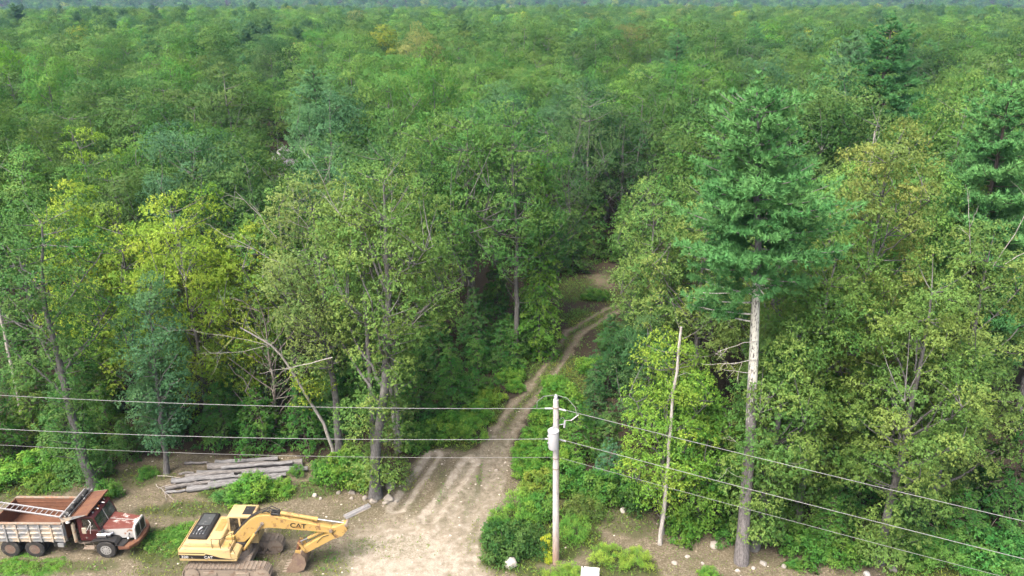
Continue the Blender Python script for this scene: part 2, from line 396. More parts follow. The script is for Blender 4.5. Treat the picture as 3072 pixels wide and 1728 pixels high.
def broadleaf(name, seed, h, R, cb, tr, ncl=100, cr=1.0, L=0.16, W=0.10, nsp=26, nl=6, path=None, droop=0.35, shape=0.5, stems=1, inner=0.45, low=0, limbs=10, bare=0):
    """crown mesh and trunk mesh of one broad-leaved tree"""
    rng = np.random.default_rng(seed); cb_ = Buf(); tb = Buf()
    T = trunk_path(h, rng, path)
    zt = T[:, 2]
    tx = lambda z: np.stack([np.interp(z, zt, T[:, 0]), np.interp(z, zt, T[:, 1]), z], -1)
    rz = lambda z: tr * np.clip(1 - z / (h * 0.98), 0.05, 1) ** 0.75
    rr = rz(zt); rr[0] *= 1.45; 
    if len(rr) > 1: rr[1] *= 1.06
    tube(tb, T, rr, 9)
    half = (h - cb) / 2; zc = (h + cb) / 2 + half * (shape - 0.5)
    ph = rng.uniform(0, 6.28, 6); 
    def gen(n):
        d = nrm(rng.normal(size=(n, 3)))
        az = np.arctan2(d[:, 1], d[:, 0])
        lob = 1 + 0.16 * np.sin(2 * az + ph[0]) + 0.12 * np.sin(3 * az + ph[1] + d[:, 2] * 2) + 0.10 * np.sin(5 * d[:, 2] + ph[2] + az)
        rho = (inner + (1 - inner) * rng.uniform(0, 1, n) ** 0.6) * lob
        z = zc + d[:, 2] * np.where(d[:, 2] > 0, h - zc, zc - cb) * np.minimum(rho, 1.0)
        ax = tx(np.clip(z, 0, h * 0.9))
        hr = R * np.sqrt(np.clip(1 - d[:, 2] ** 2, 0, 1)) ** 0.85 * rho
        return np.stack([ax[:, 0] + np.cos(az) * hr, ax[:, 1] + np.sin(az) * hr, z], -1)
    C = scatter(ncl, cr * 0.82, gen, rng)
    if low:      # leafy shoots low on the trunk of an edge tree
        z = rng.uniform(1.0, cb, low); a_ = rng.uniform(0, 6.28, low); q = rng.uniform(0.4, R * 0.5, low)
        b_ = tx(z); C = np.vstack([C, np.stack([b_[:, 0] + np.cos(a_) * q, b_[:, 1] + np.sin(a_) * q, z], -1)])
    # limbs
    pts = [T]; prad = [rr]
    order = np.argsort(-(np.hypot(C[:, 0] - np.interp(C[:, 2], zt, T[:, 0]), C[:, 1] - np.interp(C[:, 2], zt, T[:, 1])) + rng.uniform(0, 1.5, len(C))))
    for q in C[order[:limbs]]:
        hd = math.hypot(q[0] - float(np.interp(q[2], zt, T[:, 0])), q[1] - float(np.interp(q[2], zt, T[:, 1])))
        zs = float(np.clip(q[2] - hd * rng.uniform(0.6, 1.1) - 0.6, cb * 0.45 if cb > 1 else 0.3, h * 0.82))
        a0 = tx(np.array([zs]))[0]; dv = q - a0
        mid = a0 + dv * 0.45 + np.array([0, 0, -0.10 * hd]) + rng.normal(size=3) * 0.25
        B = bez(a0, mid, q, 8) + np.concatenate([np.zeros((1, 3)), rng.normal(size=(7, 3)) * 0.06])
        r_ = np.linspace(float(rz(zs)) * 0.5, 0.025, 8)
        tube(tb, B, r_, 6); pts.append(B); prad.append(r_)
    for k in range(stems - 1):
        a_ = rng.uniform(0, 6.28); top = np.array([math.cos(a_) * R * 0.35, math.sin(a_) * R * 0.35, h * rng.uniform(0.75, 0.9)])
        B = bez(np.array([math.cos(a_) * tr * 1.3, math.sin(a_) * tr * 1.3, 0]), np.array([math.cos(a_) * tr * 3, math.sin(a_) * tr * 3, h * 0.4]), top, 12)
        r_ = np.linspace(tr * 0.75, 0.04, 12); tube(tb, B, r_, 8); pts.append(B); prad.append(r_)
    AP = np.vstack(pts)
    for q in C[order[limbs:]]:
        k = (((AP - q) * [1, 1, 0.7]) ** 2).sum(1) + np.where(AP[:, 2] > q[2] - 0.1, 6, 0)
        a0 = AP[int(np.argmin(k))]; dv = q - a0
        B = bez(a0, a0 + dv * 0.5 + np.array([0, 0, -0.15]) + rng.normal(size=3) * 0.15, q, 4)
        tube(tb, B, np.linspace(0.035, 0.012, 4), 4, False)
    # foliage
    keep = rng.uniform(0, 1, len(C)) >= bare
    C = C[keep]
    cs = rng.uniform(0, 1, len(C)); rs = cr * rng.uniform(0.65, 1.2, len(C))
    reps = np.maximum((nsp * 1.9 * (rs / cr) ** 1.6).astype(int), 4)
    Cc = np.repeat(C, reps, 0); rc = np.repeat(rs, reps); cc = np.repeat(cs, reps); n = len(Cc)
    u = nrm(rng.normal(size=(n, 3)) + np.array([0, 0, 0.55]))
    rho = 0.45 + 0.6 * rng.uniform(0, 1, n) ** 0.6
    Pn = Cc + u * (rc * rho)[:, None] * np.array([1, 1, 0.7])
    ax = np.stack([np.interp(Pn[:, 2], zt, T[:, 0]), np.interp(Pn[:, 2], zt, T[:, 1]), Pn[:, 2] - 1.0], -1)
    o = nrm(u + nrm(Pn - ax) * 0.9)
    leaves(cb_, Pn, o, nl, L, W, rng, droop, cval=np.clip(cc + rng.normal(size=n) * 0.12, 0, 1))
    return cb_.mesh(name + '_crown'), tb.mesh(name + '_trunk', True)

def pine(name, seed, h, R, cb, tr, path=None, step=0.55, tuft=12, NL=0.26, NW=0.034, dead=10, twig=0.34, sparse=0.0, taper=0.52, gaps=0, prof=None, extra=()):
    rng = np.random.default_rng(seed); cbuf = Buf(); tb = Buf(); db = Buf()
    T = trunk_path(h, rng, path if path is not None else [(0, 0, 0), (rng.normal() * .2, rng.normal() * .2, h * .5), (0, 0, h * 0.99)], 0.1)
    zt = T[:, 2]; tx = lambda z: np.array([np.interp(z, zt, T[:, 0]), np.interp(z, zt, T[:, 1]), z])
    rz = lambda z: tr * max(1 - z / (h * 1.01), 0.03) ** 0.62
    rr = np.array([rz(z) for z in zt]); rr[0] *= 1.25; tube(tb, T, rr, 10)
    z = cb; PP = []; OO = []; CC = []; todo = list(extra)
    while z < h - 0.3 or todo:
        f = (z - cb) / (h - cb)
        env = R * (min(1, 0.62 + f * 2.2) * (1 - f) ** taper + 0.06)
        if prof is not None: env = R * float(np.interp(f, *prof))
        nb = rng.integers(4, 7) if f < 0.85 else 4
        a0 = rng.uniform(0, 6.28)
        ex_ = None
        if todo: ex_ = todo.pop(0); nb = 1; f = .02
        for k in range(nb):
            if rng.uniform() < sparse: continue
            az = a0 + k * 6.283 / nb + rng.normal() * 0.25
            ln = env * rng.uniform(0.5, 1.2)
            if ex_: az, ln = ex_[1], ex_[2]
            d = np.array([math.cos(az), math.sin(az), 0]); side = np.array([-d[1], d[0], 0])
            s = tx(min(z + rng.normal() * 0.32, h * .97)) if not ex_ else tx(ex_[0])
            rise = ln * (0.06 + 0.45 * f)
            B = bez(s, s + d * ln * 0.55 + np.array([0, 0, rise * 0.2 - 0.05 * ln]), s + d * ln + np.array([0, 0, rise]), 7)
            tube(tb, B, np.linspace(max(rz(z) * 0.28, 0.03), 0.012, 7), 5, False)
            cv = rng.uniform(0, 1)
            m_ = max(3, int(ln / 0.17))
            for q in range(m_):
                u = 0.10 + 0.90 * (q + rng.uniform(0, 1)) / m_
                i = min(int(u * 6), 5); fr = u * 6 - i; p0 = B[i] * (1 - fr) + B[i + 1] * fr
                sd = 1 if rng.uniform() < 0.5 else -1
                tl = ln * twig * (1.15 - u) * rng.uniform(0.6, 1.2) + 0.18
                dr = nrm(d * rng.uniform(0.4, 0.9) + side * sd * rng.uniform(0.5, 1.0) + np.array([0, 0, rng.uniform(-.05, 0.6)]))
                nt_ = max(2, int(tl / 0.17))
                for w_ in range(nt_):
                    g = (w_ + 0.7) / nt_
                    PP.append(p0 + dr * tl * g + rng.normal(size=3) * 0.05); OO.append(dr); CC.append(np.clip(cv + rng.normal() * .15, 0, 1))
            PP.append(B[-1]); OO.append(nrm(B[-1] - B[-2])); CC.append(cv)
        if ex_: continue
        z += step * rng.uniform(0.7, 1.3) * (1.0 - 0.35 * f)
        if gaps and rng.uniform() < gaps: z += step
    for q in range(26): PP.append(tx(h * .99) + np.array([0, 0, .15]) + rng.normal(size=3) * [.16, .16, .35]); OO.append(nrm(rng.normal(size=3) + [0, 0, .8])); CC.append(.5)
    needles(cbuf, np.array(PP), np.array(OO), tuft, NL, NW, rng, np.array(CC))
    for k in range(dead):           # broken dead limbs below the crown
        zz = rng.uniform(cb * 0.35, cb); az = rng.uniform(0, 6.28); ln = rng.uniform(0.5, 2.2)
        d = np.array([math.cos(az), math.sin(az), rng.uniform(-0.1, 0.35)]); s = tx(zz)
        tube(db, bez(s, s + d * ln * 0.5 + np.array([0, 0, 0.2]), s + d * ln, 5), np.linspace(0.045, 0.015, 5), 5)
    return cbuf.mesh(name + '_crown'), tb.mesh(name + '_trunk', True), (db.mesh(name + '_dead', True) if dead else None)

def layered(name, seed, h, R, tr=0.06, step=0.32, L=0.13, W=0.075, nl=4, taper=0.8, droop=0.12, cb=0.3, dens=1.0, gap=0.16):
    """young beech or hemlock: tiers of flat sprays"""
    rng = np.random.default_rng(seed); cbuf = Buf(); tb = Buf()
    T = trunk_path(h, rng, [(0, 0, 0), (rng.normal() * .1, rng.normal() * .1, h * .5), (0, 0, h)], 0.1)
    zt = T[:, 2]; tx = lambda z: np.array([np.interp(z, zt, T[:, 0]), np.interp(z, zt, T[:, 1]), z])
    tube(tb, T, tr * np.clip(1 - zt / h, 0.08, 1), 6)
    PP = []; OO = []; CC = []; z = cb
    while z < h * 0.98:
        f = z / h; env = R * (min(1, 0.7 + f * 1.5) * (1 - f) ** taper + 0.08)
        nb = rng.integers(3, 6); a0 = rng.uniform(0, 6.28)
        for k in range(nb):
            az = a0 + k * 6.283 / nb + rng.normal() * 0.3; ln = env * rng.uniform(0.6, 1.2)
            d = np.array([math.cos(az), math.sin(az), 0]); side = np.array([-d[1], d[0], 0]); s = tx(z)
            B = bez(s, s + d * ln * 0.5 + np.array([0, 0, 0.16 * ln]), s + d * ln + np.array([0, 0, -droop * ln]), 5)
            tube(tb, B, np.linspace(0.022, 0.008, 5), 4, False)
            cv = rng.uniform(0, 1); m_ = max(4, int(ln / gap * dens * 2.2))
            u = 0.12 + 0.88 * rng.uniform(0, 1, m_); i = np.minimum((u * 4).astype(int), 3); fr = (u * 4 - i)[:, None]
            p0 = B[i] * (1 - fr) + B[i + 1] * fr
            off = rng.uniform(-1, 1, m_) * ln * 0.42 * (1.15 - u)
            PP.append(p0 + side * off[:, None] + d * np.abs(off)[:, None] * 0.5 + rng.normal(size=(m_, 3)) * 0.04 - np.array([0, 0, 1]) * (np.abs(off) * 0.18)[:, None])
            OO.append(nrm(np.repeat(d[None], m_, 0) + side * np.sign(off)[:, None] * 0.7)); CC.append(np.full(m_, cv))
        z += step * rng.uniform(0.7, 1.3)
    leaves(cbuf, np.vstack(PP), np.vstack(OO), nl, L, W, rng, 0.12, 0.5, np.concatenate(CC))
    return cbuf.mesh(name + '_crown'), tb.mesh(name + '_trunk', True)

def bushmesh(name, seed, R, h, n=26, cr=0.4, L=0.13, W=0.07, nsp=16, nl=5, droop=0.2, spiky=False):
    rng = np.random.default_rng(seed); cbuf = Buf(); tb = Buf()
    def gen(k):
        q = rng.uniform(0, 1, k) ** 0.5 * R; a_ = rng.uniform(0, 6.28, k)
        q = q * (1 + 0.2 * np.sin(3 * a_ + seed))
        zz = h * (0.15 + 0.8 * rng.uniform(0, 1, k) * np.sqrt(np.clip(1 - (q / (R * 1.25)) ** 2, 0, 1)))
        return np.stack([np.cos(a_) * q, np.sin(a_) * q, zz], -1)
    C = scatter(n, cr * 0.6, gen, rng, 15)
    for q in C:
        a0 = np.array([q[0] * 0.3, q[1] * 0.3, -0.05])
        tube(tb, bez(a0, a0 * 0.6 + q * 0.4 + np.array([0, 0, .1]), q, 4), np.linspace(0.016, 0.006, 4), 4, False)
    cs = rng.uniform(0, 1, len(C)); rs = cr * rng.uniform(0.7, 1.2, len(C)); reps = np.full(len(C), nsp)
    Cc = np.repeat(C, reps, 0); rc = np.repeat(rs, reps); n_ = len(Cc)
    u = nrm(rng.normal(size=(n_, 3)) + np.array([0, 0, 0.6]))
    Pn = Cc + u * (rc * rng.uniform(0.3, 1, n_))[:, None] * np.array([1, 1, 0.8]); Pn[:, 2] = np.maximum(Pn[:, 2], 0.03)
    o = nrm(u + (np.array([0, 0, 1.2]) if spiky else 0))
    leaves(cbuf, Pn, o, nl, L, W, rng, -0.5 if spiky else droop, 0.6 if spiky else 0.85, np.repeat(cs, reps))
    return cbuf.mesh(name + '_crown'), tb.mesh(name + '_stem', True)

def tree(name, label, cat, meshes, loc, crown, bark=(0.16, 0.145, 0.13), rz=0, sc=1.0, sz=None, group=None, lean=(0, 0), parts=('trunk', 'crown'), leafmat=None):
    x, y = loc[0], loc[1]
    o = thing(name, label, cat, (x, y, gz1(x, y) - 0.05), (lean[0], lean[1], rz), group, (sc, sc, sz or sc))
    if meshes[1] is not None: put(parts[0], meshes[1], M_BARK, o, bark)
    put(parts[1], meshes[0], leafmat or M_LEAF, o, leafcol(crown))
    return o
# ------------------------------------------------------------------ forest
OAK = (.050, .094, .030); OAKD = (.036, .072, .030); OAKL = (.068, .118, .034); MAPLE = (.062, .130, .030); OLIVE = (.080, .116, .034)
BROWN = (.106, .118, .038); YEL = (.140, .178, .028); LIME = (.105, .185, .026); BLUEG = (.048, .096, .050); PINE = (.050, .112, .042); HEM = (.032, .075, .024); DARK = (.026, .058, .024)
GREY = (.150, .150, .147); PALE = (.28, .275, .26); BROWNB = (.12, .10, .085)
TREES_AT = []          # (x, y, keep-out radius)
def T(name, label, meshes, x, y, crown, keep=2.0, **k):
    TREES_AT.append((x, y, keep)); return tree(name, label, 'tree', meshes, (x, y), crown, **k)

def twigs(buf, base, d, ln, rng, r=0.035, lev=2):
    """a bare dead limb with forks"""
    d = nrm(np.asarray(d, float)); base = np.asarray(base, float)
    end = base + d * ln; mid = base + d * ln * 0.5 + rng.normal(size=3) * ln * 0.08
    B = bez(base, mid, end, 6) + np.concatenate([np.zeros((1, 3)), rng.normal(size=(5, 3)) * ln * 0.012])
    tube(buf, B, np.linspace(r, r * 0.35, 6), 5, False)
    if lev:
        for k in range(rng.integers(2, 5)):
            i = rng.integers(2, 6); twigs(buf, B[i], d + rng.normal(size=3) * 0.55, ln * rng.uniform(0.3, 0.55), rng, r * 0.5, lev - 1)

def deadwood(parent, specs, seed, color=(.36, .345, .325)):
    for k, (b_, d_, ln, r_) in enumerate(specs):
        buf = Buf(); twigs(buf, b_, d_, ln, np.random.default_rng(seed + k), r_ * .47)
        put('dead_branch', buf.mesh('dead_branch', True), M_BARK, parent, color)

# --- trees of the forest edge, each built on its own
o = T('oak_tree', 'green tree with a long bare grey trunk rising behind the dump truck', broadleaf('edge_a', 11, 18.6, 3.3, 7.2, .30, 95, 1.0, nsp=24, path=[(0, 0, 0), (-.3, 0, 2.6), (-.5, .1, 8), (-.65, .2, 11.8), (-.2, .4, 15.5), (0, .4, 17)], low=26, limbs=9), -25.93, 41.53, OAK, bark=GREY)
deadwood(o, [((-.9, -.2, 11), (-1.6, -.3, .9), 3.6, .09)], 3, GREY)
T('maple_tree', 'narrow blue-green tree standing behind the left end of the log pile', broadleaf('edge_c', 12, 13.2, 2.0, 2.2, .17, 85, .85, nsp=30, L=.13, W=.08, path=[(0, 0, 0), (.3, 0, 5), (.8, 0, 12)]), -22.18, 43.35, BLUEG, bark=GREY)
for k, (x, y, h, R, l) in enumerate([(-22.0, 50.0, 17.4, 4.2, 'large bright yellow-green tree, the yellowest above the log pile'), (-26.6, 51.0, 15.2, 3.4, 'yellow-green tree between the leaning grey trunk and the yellowest tree'), (-31.0, 53.5, 16.8, 2.6, 'slender yellow-green tree near the left edge of the photo'), (-18.2, 51.0, 15.0, 3.2, 'smaller yellow-green tree just right of the yellowest tree')]):
    T('birch_tree', l, broadleaf('yellow%d' % k, 20 + k, h, R, 1.4, .17, 135, .95, nsp=34, L=.14, W=.09, nl=6, droop=.5), x, y, YEL if k != 1 else (.115, .158, .028), bark=GREY, group='yellow trees on the left')
o = T('oak_tree', 'tall olive oak with a forked grey trunk, standing on the rocks beside the sandy ruts', broadleaf('edge_d', 31, 21.4, 4.0, 8.0, .34, 165, 1.0, nsp=24, path=[(0, 0, 0), (.1, 0, 2.9), (.9, .1, 6.6), (1.5, .2, 12.9), (1.5, .4, 19.5)], low=34, stems=2, limbs=12, bare=.03), -8.35, 40.79, OLIVE, bark=GREY)
deadwood(o, [((2.4, -.8, 11.5), (1.5, -.4, 1.5), 3.2, .06), ((.2, -.8, 17), (-.5, -.2, 1), 3.4, .06), ((1.9, -.6, 16.5), (.1, -.2, 1), 3.4, .05), ((-1.5, -1.5, 10.2), (-2.2, -.3, -.4), 3.2, .06)], 40)
o = T('oak_tree', 'thin olive-brown oak with bare dead branches, left of the forked oak', broadleaf('edge_d2', 32, 19.0, 3.5, 7.0, .26, 135, .95, nsp=22, limbs=12, bare=.10), -11.3, 44.4, (.088, .112, .040), bark=GREY)
deadwood(o, [((.4, -1, 15.0), (-.6, -.2, 1.2), 3.8, .07), ((1, -1, 15.0), (.35, -.1, 1.2), 3.8, .06), ((-1.2, -1.4, 14), (-1.3, -.3, .9), 4.0, .06), ((-2, -1.6, 16), (-.7, -.2, 1.1), 3.4, .05)], 50)
T('oak_tree', 'olive-green oak with two slim pale trunks at the head of the left rut', broadleaf('edge_d3', 33, 19.2, 3.0, 6.5, .19, 85, .9, nsp=22, low=14, stems=2), -7.6, 46.0, (.085, .108, .036), bark=PALE)
T('oak_tree', 'mid-green oak behind the right end of the log pile', broadleaf('edge_d4', 34, 17.5, 3.2, 5.5, .22, 85, .95, nsp=22, bare=.1), -15.6, 50.6, OAKL, bark=GREY)
T('maple_tree', 'dark half-bare tree full of fine grey twigs above the log pile', broadleaf('edge_bare', 35, 11.5, 2.9, 1.5, .13, 70, .9, nsp=7, limbs=26, bare=.45), -16.4, 47.6, (.040, .060, .028), bark=(.22, .20, .18))
# leaning birch
rb = np.random.default_rng(5)
bt = Buf(); pth = np.array([(0, 0, 0), (-.35, -.3, 2.84), (-1.5, -.8, 6.5), (-2.8, -1.3, 9.4), (-4.4, -1.7, 10.8)])
tube(bt, trunk_path(1, rb, pth), np.linspace(.13, .035, 14), 7)
bl = Buf(); lc = np.array([(-1.2, -.8, 6.6), (-1.9, -1, 7.5), (-.7, -.4, 5.9), (-.9, -1.2, 7.2), (-1.7, -.4, 6.4), (-.2, -.9, 6.6), (-1.3, -1.3, 5.8), (-.4, -.2, 7.4)])
rp = np.repeat(lc, 34, 0); uu = nrm(rb.normal(size=(len(rp), 3))); leaves(bl, rp + uu * rb.uniform(.2, 1, (len(rp), 1)) * [.85, .85, .6], uu, 5, .15, .09, rb, .5)
o = T('birch_tree', 'thin pale birch leaning left with a bare twiggy top, left of the forked oak', (bl.mesh('lean_crown'), bt.mesh('lean_trunk', True)), -11.28, 43.8, (.14, .165, .028), keep=1, bark=(.36, .35, .325))
deadwood(o, [((-2.8, -1.3, 9.4), (-1.4, -.4, .5), 3.6, .035), ((-2.6, -1.3, 9.2), (-.9, -.3, 1), 2.6, .03), ((-3, -1.3, 9.5), (-1.5, -.3, -.1), 3.4, .03), ((-2.4, -1.2, 8.7), (-.2, -.2, 1), 2.6, .03)], 60)
# oaks along the left of the track
for x, y, h, R, l, c_, sd, kw in [
    (.35, 59.6, 21.6, 4.5, 'tall green oak whose straight trunk stands by the track bend, right of its pair', (.060, .112, .034), 41, dict(cb=8.0, tr=.24, ncl=165)),
    (-2.6, 61.2, 21.0, 4.4, 'tall green oak with a slanting trunk, left of its pair by the track bend', (.058, .110, .034), 42, dict(cb=8.0, tr=.26, ncl=150, path=[(0, 0, 0), (-.6, 0, 6), (-1.0, 0, 12), (-.8, 0, 19)])),
    (-6.2, 60.8, 20.2, 3.6, 'green oak with a rounded top, left neighbour of the slanting-trunk oak', OAKL, 43, dict(cb=7.0, tr=.24, ncl=100)),
    (-9.6, 57.5, 19.4, 3.5, 'dark green oak in the shade behind the forked olive oak', OAKD, 44, dict(cb=5.0, tr=.24, ncl=95)),
    (3.0, 68.5, 19.5, 3.4, 'dark green oak at the left of the shaded gap where the track ends', OAKD, 45, dict(cb=4.0, tr=.22, ncl=100)),
    (8.6, 88.0, 19.0, 4.3, 'round grey-green oak closing the gap above the far end of the track', (.055, .092, .040), 46, dict(cb=5.0, tr=.25, ncl=120)),
    (12.8, 91.0, 17.5, 4.0, 'dark oak behind the right side of the track end', OAKD, 52, dict(cb=3.0, tr=.22, ncl=110)),
    (15.8, 99.0, 18.5, 4.2, 'mid-green oak farther behind the right side of the track end', OAK, 53, dict(cb=3.0, tr=.22, ncl=110)),
    (10.6, 52.6, 16.8, 2.7, 'pale green tree leaning over the track, left of the tall pine crown', (.085, .130, .042), 47, dict(cb=5.0, tr=.18, ncl=90)),
    (12.6, 50.0, 17.6, 3.3, 'yellowish green oak directly left of the tall pine crown', (.095, .125, .040), 48, dict(cb=5.0, tr=.22, ncl=95)),
    (9.2, 46.8, 9.0, 2.4, 'small dark green tree on the right bank of the track', OAKD, 49, dict(cb=1.5, tr=.12, ncl=60))]:
    T('oak_tree', l, broadleaf('trk%d' % sd, sd, h, R, L=.16, W=.10, nsp=26, low=8 if kw['cb'] > 4 else 0, **kw), x, y, c_, bark=GREY)
T('beech_tree', 'slender light green beech with a pointed top beside the track oaks', layered('column', 51, 17.6, 2.3, .12, .3, L=.14, W=.09, nl=7, taper=.65, droop=.25, gap=.13), 2.3, 60.4, (.075, .140, .026), bark=GREY, keep=1.5)
# right-hand edge of the clearing
T('birch_tree', 'yellow-green leafy tree behind the broken dead birch', broadleaf('hy', 61, 12.6, 2.1, 1.0, .12, 95, .8, nsp=28, L=.13, W=.085, droop=.4), 8.6, 37.3, (.104, .156, .028), bark=GREY, keep=1.5)
T('beech_tree', 'dense green young beech, leafy to the ground, between the dead birch and the tall pine', broadleaf('kb', 62, 9.5, 2.2, .4, .12, 95, .75, nsp=32, L=.14, W=.09, droop=.45), 10.9, 38.2, (.060, .118, .022), bark=GREY, keep=1.5)
for x, y, h, R, cbv, l, c_, sd in [
    (13.4, 36.0, 14.0, 2.5, 2.5, 'olive oak with a thin trunk close behind the tall pine trunk', (.072, .112, .032), 63),
    (19.9, 34.9, 17.5, 3.6, 3.0, 'large olive oak nearest the camera at the right, trunk by the white stones', (.082, .116, .034), 64),
    (16.6, 38.4, 18.0, 3.2, 3.0, 'olive-green oak between the tall pine and the large right-hand oak', (.070, .114, .032), 65),
    (20.4, 42.0, 22.6, 3.6, 5.0, 'tall oak with a rusty brown top at the right', BROWN, 66),
    (24.2, 38.6, 17.8, 3.0, 3.0, 'olive oak at the right edge of the big oak mass', (.082, .114, .036), 67),
    (15.4, 43.5, 18.5, 3.2, 5.0, 'greenish brown oak behind the right side of the pine crown', (.095, .118, .038), 68)]:
    o = T('oak_tree', l, broadleaf('k%d' % sd, sd, h, R, cbv, .24, 125, .9, L=.155, W=.095, nsp=36, low=16, droop=.5, limbs=12), x, y, c_, bark=GREY)
    if sd == 67: deadwood(o, [((0, -1, 16), (.3, -.1, 1), 4.4, .06), ((.6, -1, 16.2), (.9, -.2, .8), 3.2, .05), ((-1.0, -1, 16.0), (-.3, -.1, 1), 2.8, .06)], 70, (.33, .32, .30))
# the tall pine
pc, pt, pd = pine('tall_pine', 71, 25.2, 3.75, 16.2, .34, [(0, 0, 0), (-.35, 0, 8), (-.85, 0, 16), (-1.5, 0, 21), (-1.9, 0, 25)], step=.40, tuft=14, NL=.26, NW=.055, dead=0, twig=.42, extra=[(15.2, 3.05, 3.3), (14.6, 2.9, 3.0), (15.6, 2.5, 3.2), (15.9, 3.5, 3.0), (14.2, 2.6, 2.6), (15.9, .3, 2.8)], prof=([0, .08, .2, .36, .5, .62, .7, .8, .92, 1], [.78, .98, 1.0, .95,   .76, .60, .58, .54, .36, .10]))
def mat_pinebark():
    m, t, out = newmat('pine_bark'); tc = t.nodes.new('ShaderNodeTexCoord'); P = tc.outputs['Object']
    mp = t.nodes.new('ShaderNodeMapping'); mp.inputs['Scale'].default_value = (4, 4, 1.3); t.links.new(P, mp.inputs[0])
    n1 = noise(t, 3.2, 6, .65, mp.outputs[0]); sp = t.nodes.new('ShaderNodeSeparateXYZ'); t.links.new(P, sp.inputs[0])
    base = t.nodes.new('ShaderNodeObjectInfo').outputs['Color']
    # lichen covers the upper trunk more thickly than the foot
    hgt = maprange(t, sp.outputs[2], 7, 12, -.16, .10); ad = t.nodes.new('ShaderNodeMath'); ad.operation = 'ADD'
    h2 = maprange(t, sp.outputs[2], 16, 18.5, 0, -.3); a2 = t.nodes.new('ShaderNodeMath'); a2.operation = 'ADD'; t.links.new(hgt, a2.inputs[0]); t.links.new(h2, a2.inputs[1])
    t.links.new(n1, ad.inputs[0]); t.links.new(a2.outputs[0], ad.inputs[1])
    c1 = mix(t, maprange(t, n1, .4, .6, 0, 1), (.085, .08, .08), base)
    c2 = mix(t, maprange(t, ad.outputs[0], .5, .6, 0, .9), c1, (.50, .51, .45))
    p = N(t, 'ShaderNodeBsdfPrincipled', Roughness=.9); t.links.new(c2, p.inputs['Base Color'])
    b = t.nodes.new('ShaderNodeBump'); b.inputs['Strength'].default_value = .8; b.inputs['Distance'].default_value = .03
    t.links.new(n1, b.inputs['Height']); t.links.new(b.outputs[0], p.inputs['Normal']); t.links.new(p.outputs[0], out.inputs[0]); return m
M_PINEBARK = mat_pinebark()
pt.materials.append(M_PINEBARK)
o = T('pine_tree', 'tallest white pine with a long bare straight trunk right of the utility pole', (pc, pt), 12.44, 34.89, PINE, keep=3, bark=(.17, .16, .16), leafmat=M_NEEDLE)
deadwood(o, [((-.6, -.2, 12.3), (-1, -.3, .05), 2.2, .05), ((-.6, -.1, 11.5), (-1, .1, .1), 1.6, .04), ((-.65, -.2, 13.3), (-1, -.2, -.2), 2.0, .05), ((-.4, -.2, 7.2), (-.7, -.2, .6), 1.3, .035), ((-.35, -.2, 5.6), (-.8, -.2, .5), 1.4, .035), ((-.5, -.2, 10.2), (.6, -.2, .2), 1.0, .03)], 80, (.45, .44, .40))
# broken dead birch
db = Buf(); rb = np.random.default_rng(9)
tube(db, trunk_path(1, rb, [(0, 0, 0), (.1, 0, 4), (.05, 0, 8), (.2, 0, 13.3)]), np.concatenate([[.14], np.linspace(.115, .065, 13)]), 8)
M_BIRCH = mat_bark('birch_bark', 0.9)
o = thing('dead_birch', 'bare broken white birch trunk standing right of the utility pole', 'tree', (8.28, 36.34, -.05))
put('trunk', db.mesh('dead_birch', True), M_BIRCH, o, (.42, .41, .38)); TREES_AT.append((8.28, 36.34, 1))
deadwood(o, [((.2, 0, 12.6), (.9, .1, .6), 1.8, .025), ((.2, 0, 13), (-.3, .1, .9), 1.2, .02), ((.15, 0, 12), (1, 0, -.2), 1.6, .02), ((.1, 0, 10.5), (.6, -.2, .4), .6, .03), ((.05, 0, 7), (-.6, -.3, .3), .5, .03)], 90)
for k, (x, y, h, l) in enumerate([(26.4, 58.0, 19.5, 'bare grey dead tree with upright twigs left of the right-hand pines'), (40.5, 66.0, 20.0, 'thin bare dead trees standing in the canopy at the far right'), (-33.5, 47.5, 17.5, 'bare dead stick poking out of the crown at the left edge')]):
    o = thing('dead_tree', l, 'tree', (x, y, gz1(x, y) - .05)); b_ = Buf(); tube(b_, trunk_path(1, np.random.default_rng(k), [(0, 0, 0), (.2, 0, h * .5), (.1, 0, h)]), np.linspace(.15, .04, 14), 7)
    put('trunk', b_.mesh('snag', True), M_BARK, o, (.40, .38, .35)); deadwood(o, [((.1, 0, h * .7), (.5, -.2, 1), 4.5, .05), ((.1, 0, h * .75), (-.5, .1, 1), 4.2, .05), ((.1, 0, h * .8), (.2, .4, 1), 4.2, .045), ((.1, 0, h * .66), (-.3, -.4, 1), 4.0, .04)], 400 + k * 7); TREES_AT.append((x, y, 1.5))
# pines at the right
PR = [pine('pine_r%d' % k, 100 + k, h, R, cb, .26, None, step=.55, tuft=11, NL=.30, NW=.065, dead=0, twig=.4) for k, (h, R, cb) in enumerate([(24, 4.2, 6.0), (22, 4.0, 8.0), (17, 2.7, 4.0)])]
for k, x, y, s, sz, l, c_ in [(0, 29.0, 47.0, 1.05, 1.02, 'large dense white pine at the right edge, next to the rusty-topped oak', PINE), (0, 36.6, 80.0, 1.4, 1.1, 'big dark green pine standing high above the right-hand canopy', (.034, .090, .036)),
                              (2, 26.6, 76.0, 1.0, 1.12, 'small bluish pine spire left of the big dark pine', (.040, .090, .048)), (1, 34.5, 55.5, .92, .95, 'pine behind the large right-edge pine', PINE), (1, -22.4, 92, 1.05, .95, 'broad pine rising out of the canopy at the upper left', (.056, .110, .050)),
                              (1, 41.5, 100, 1.1, 1.1, 'pale bluish pine behind the big dark pine', (.056, .106, .056))]:
    T('pine_tree', l, (PR[k][0], PR[k][1]), x, y, c_, keep=3, rz=k + x, sc=s, sz=sz, bark=BROWNB, leafmat=M_NEEDLE)
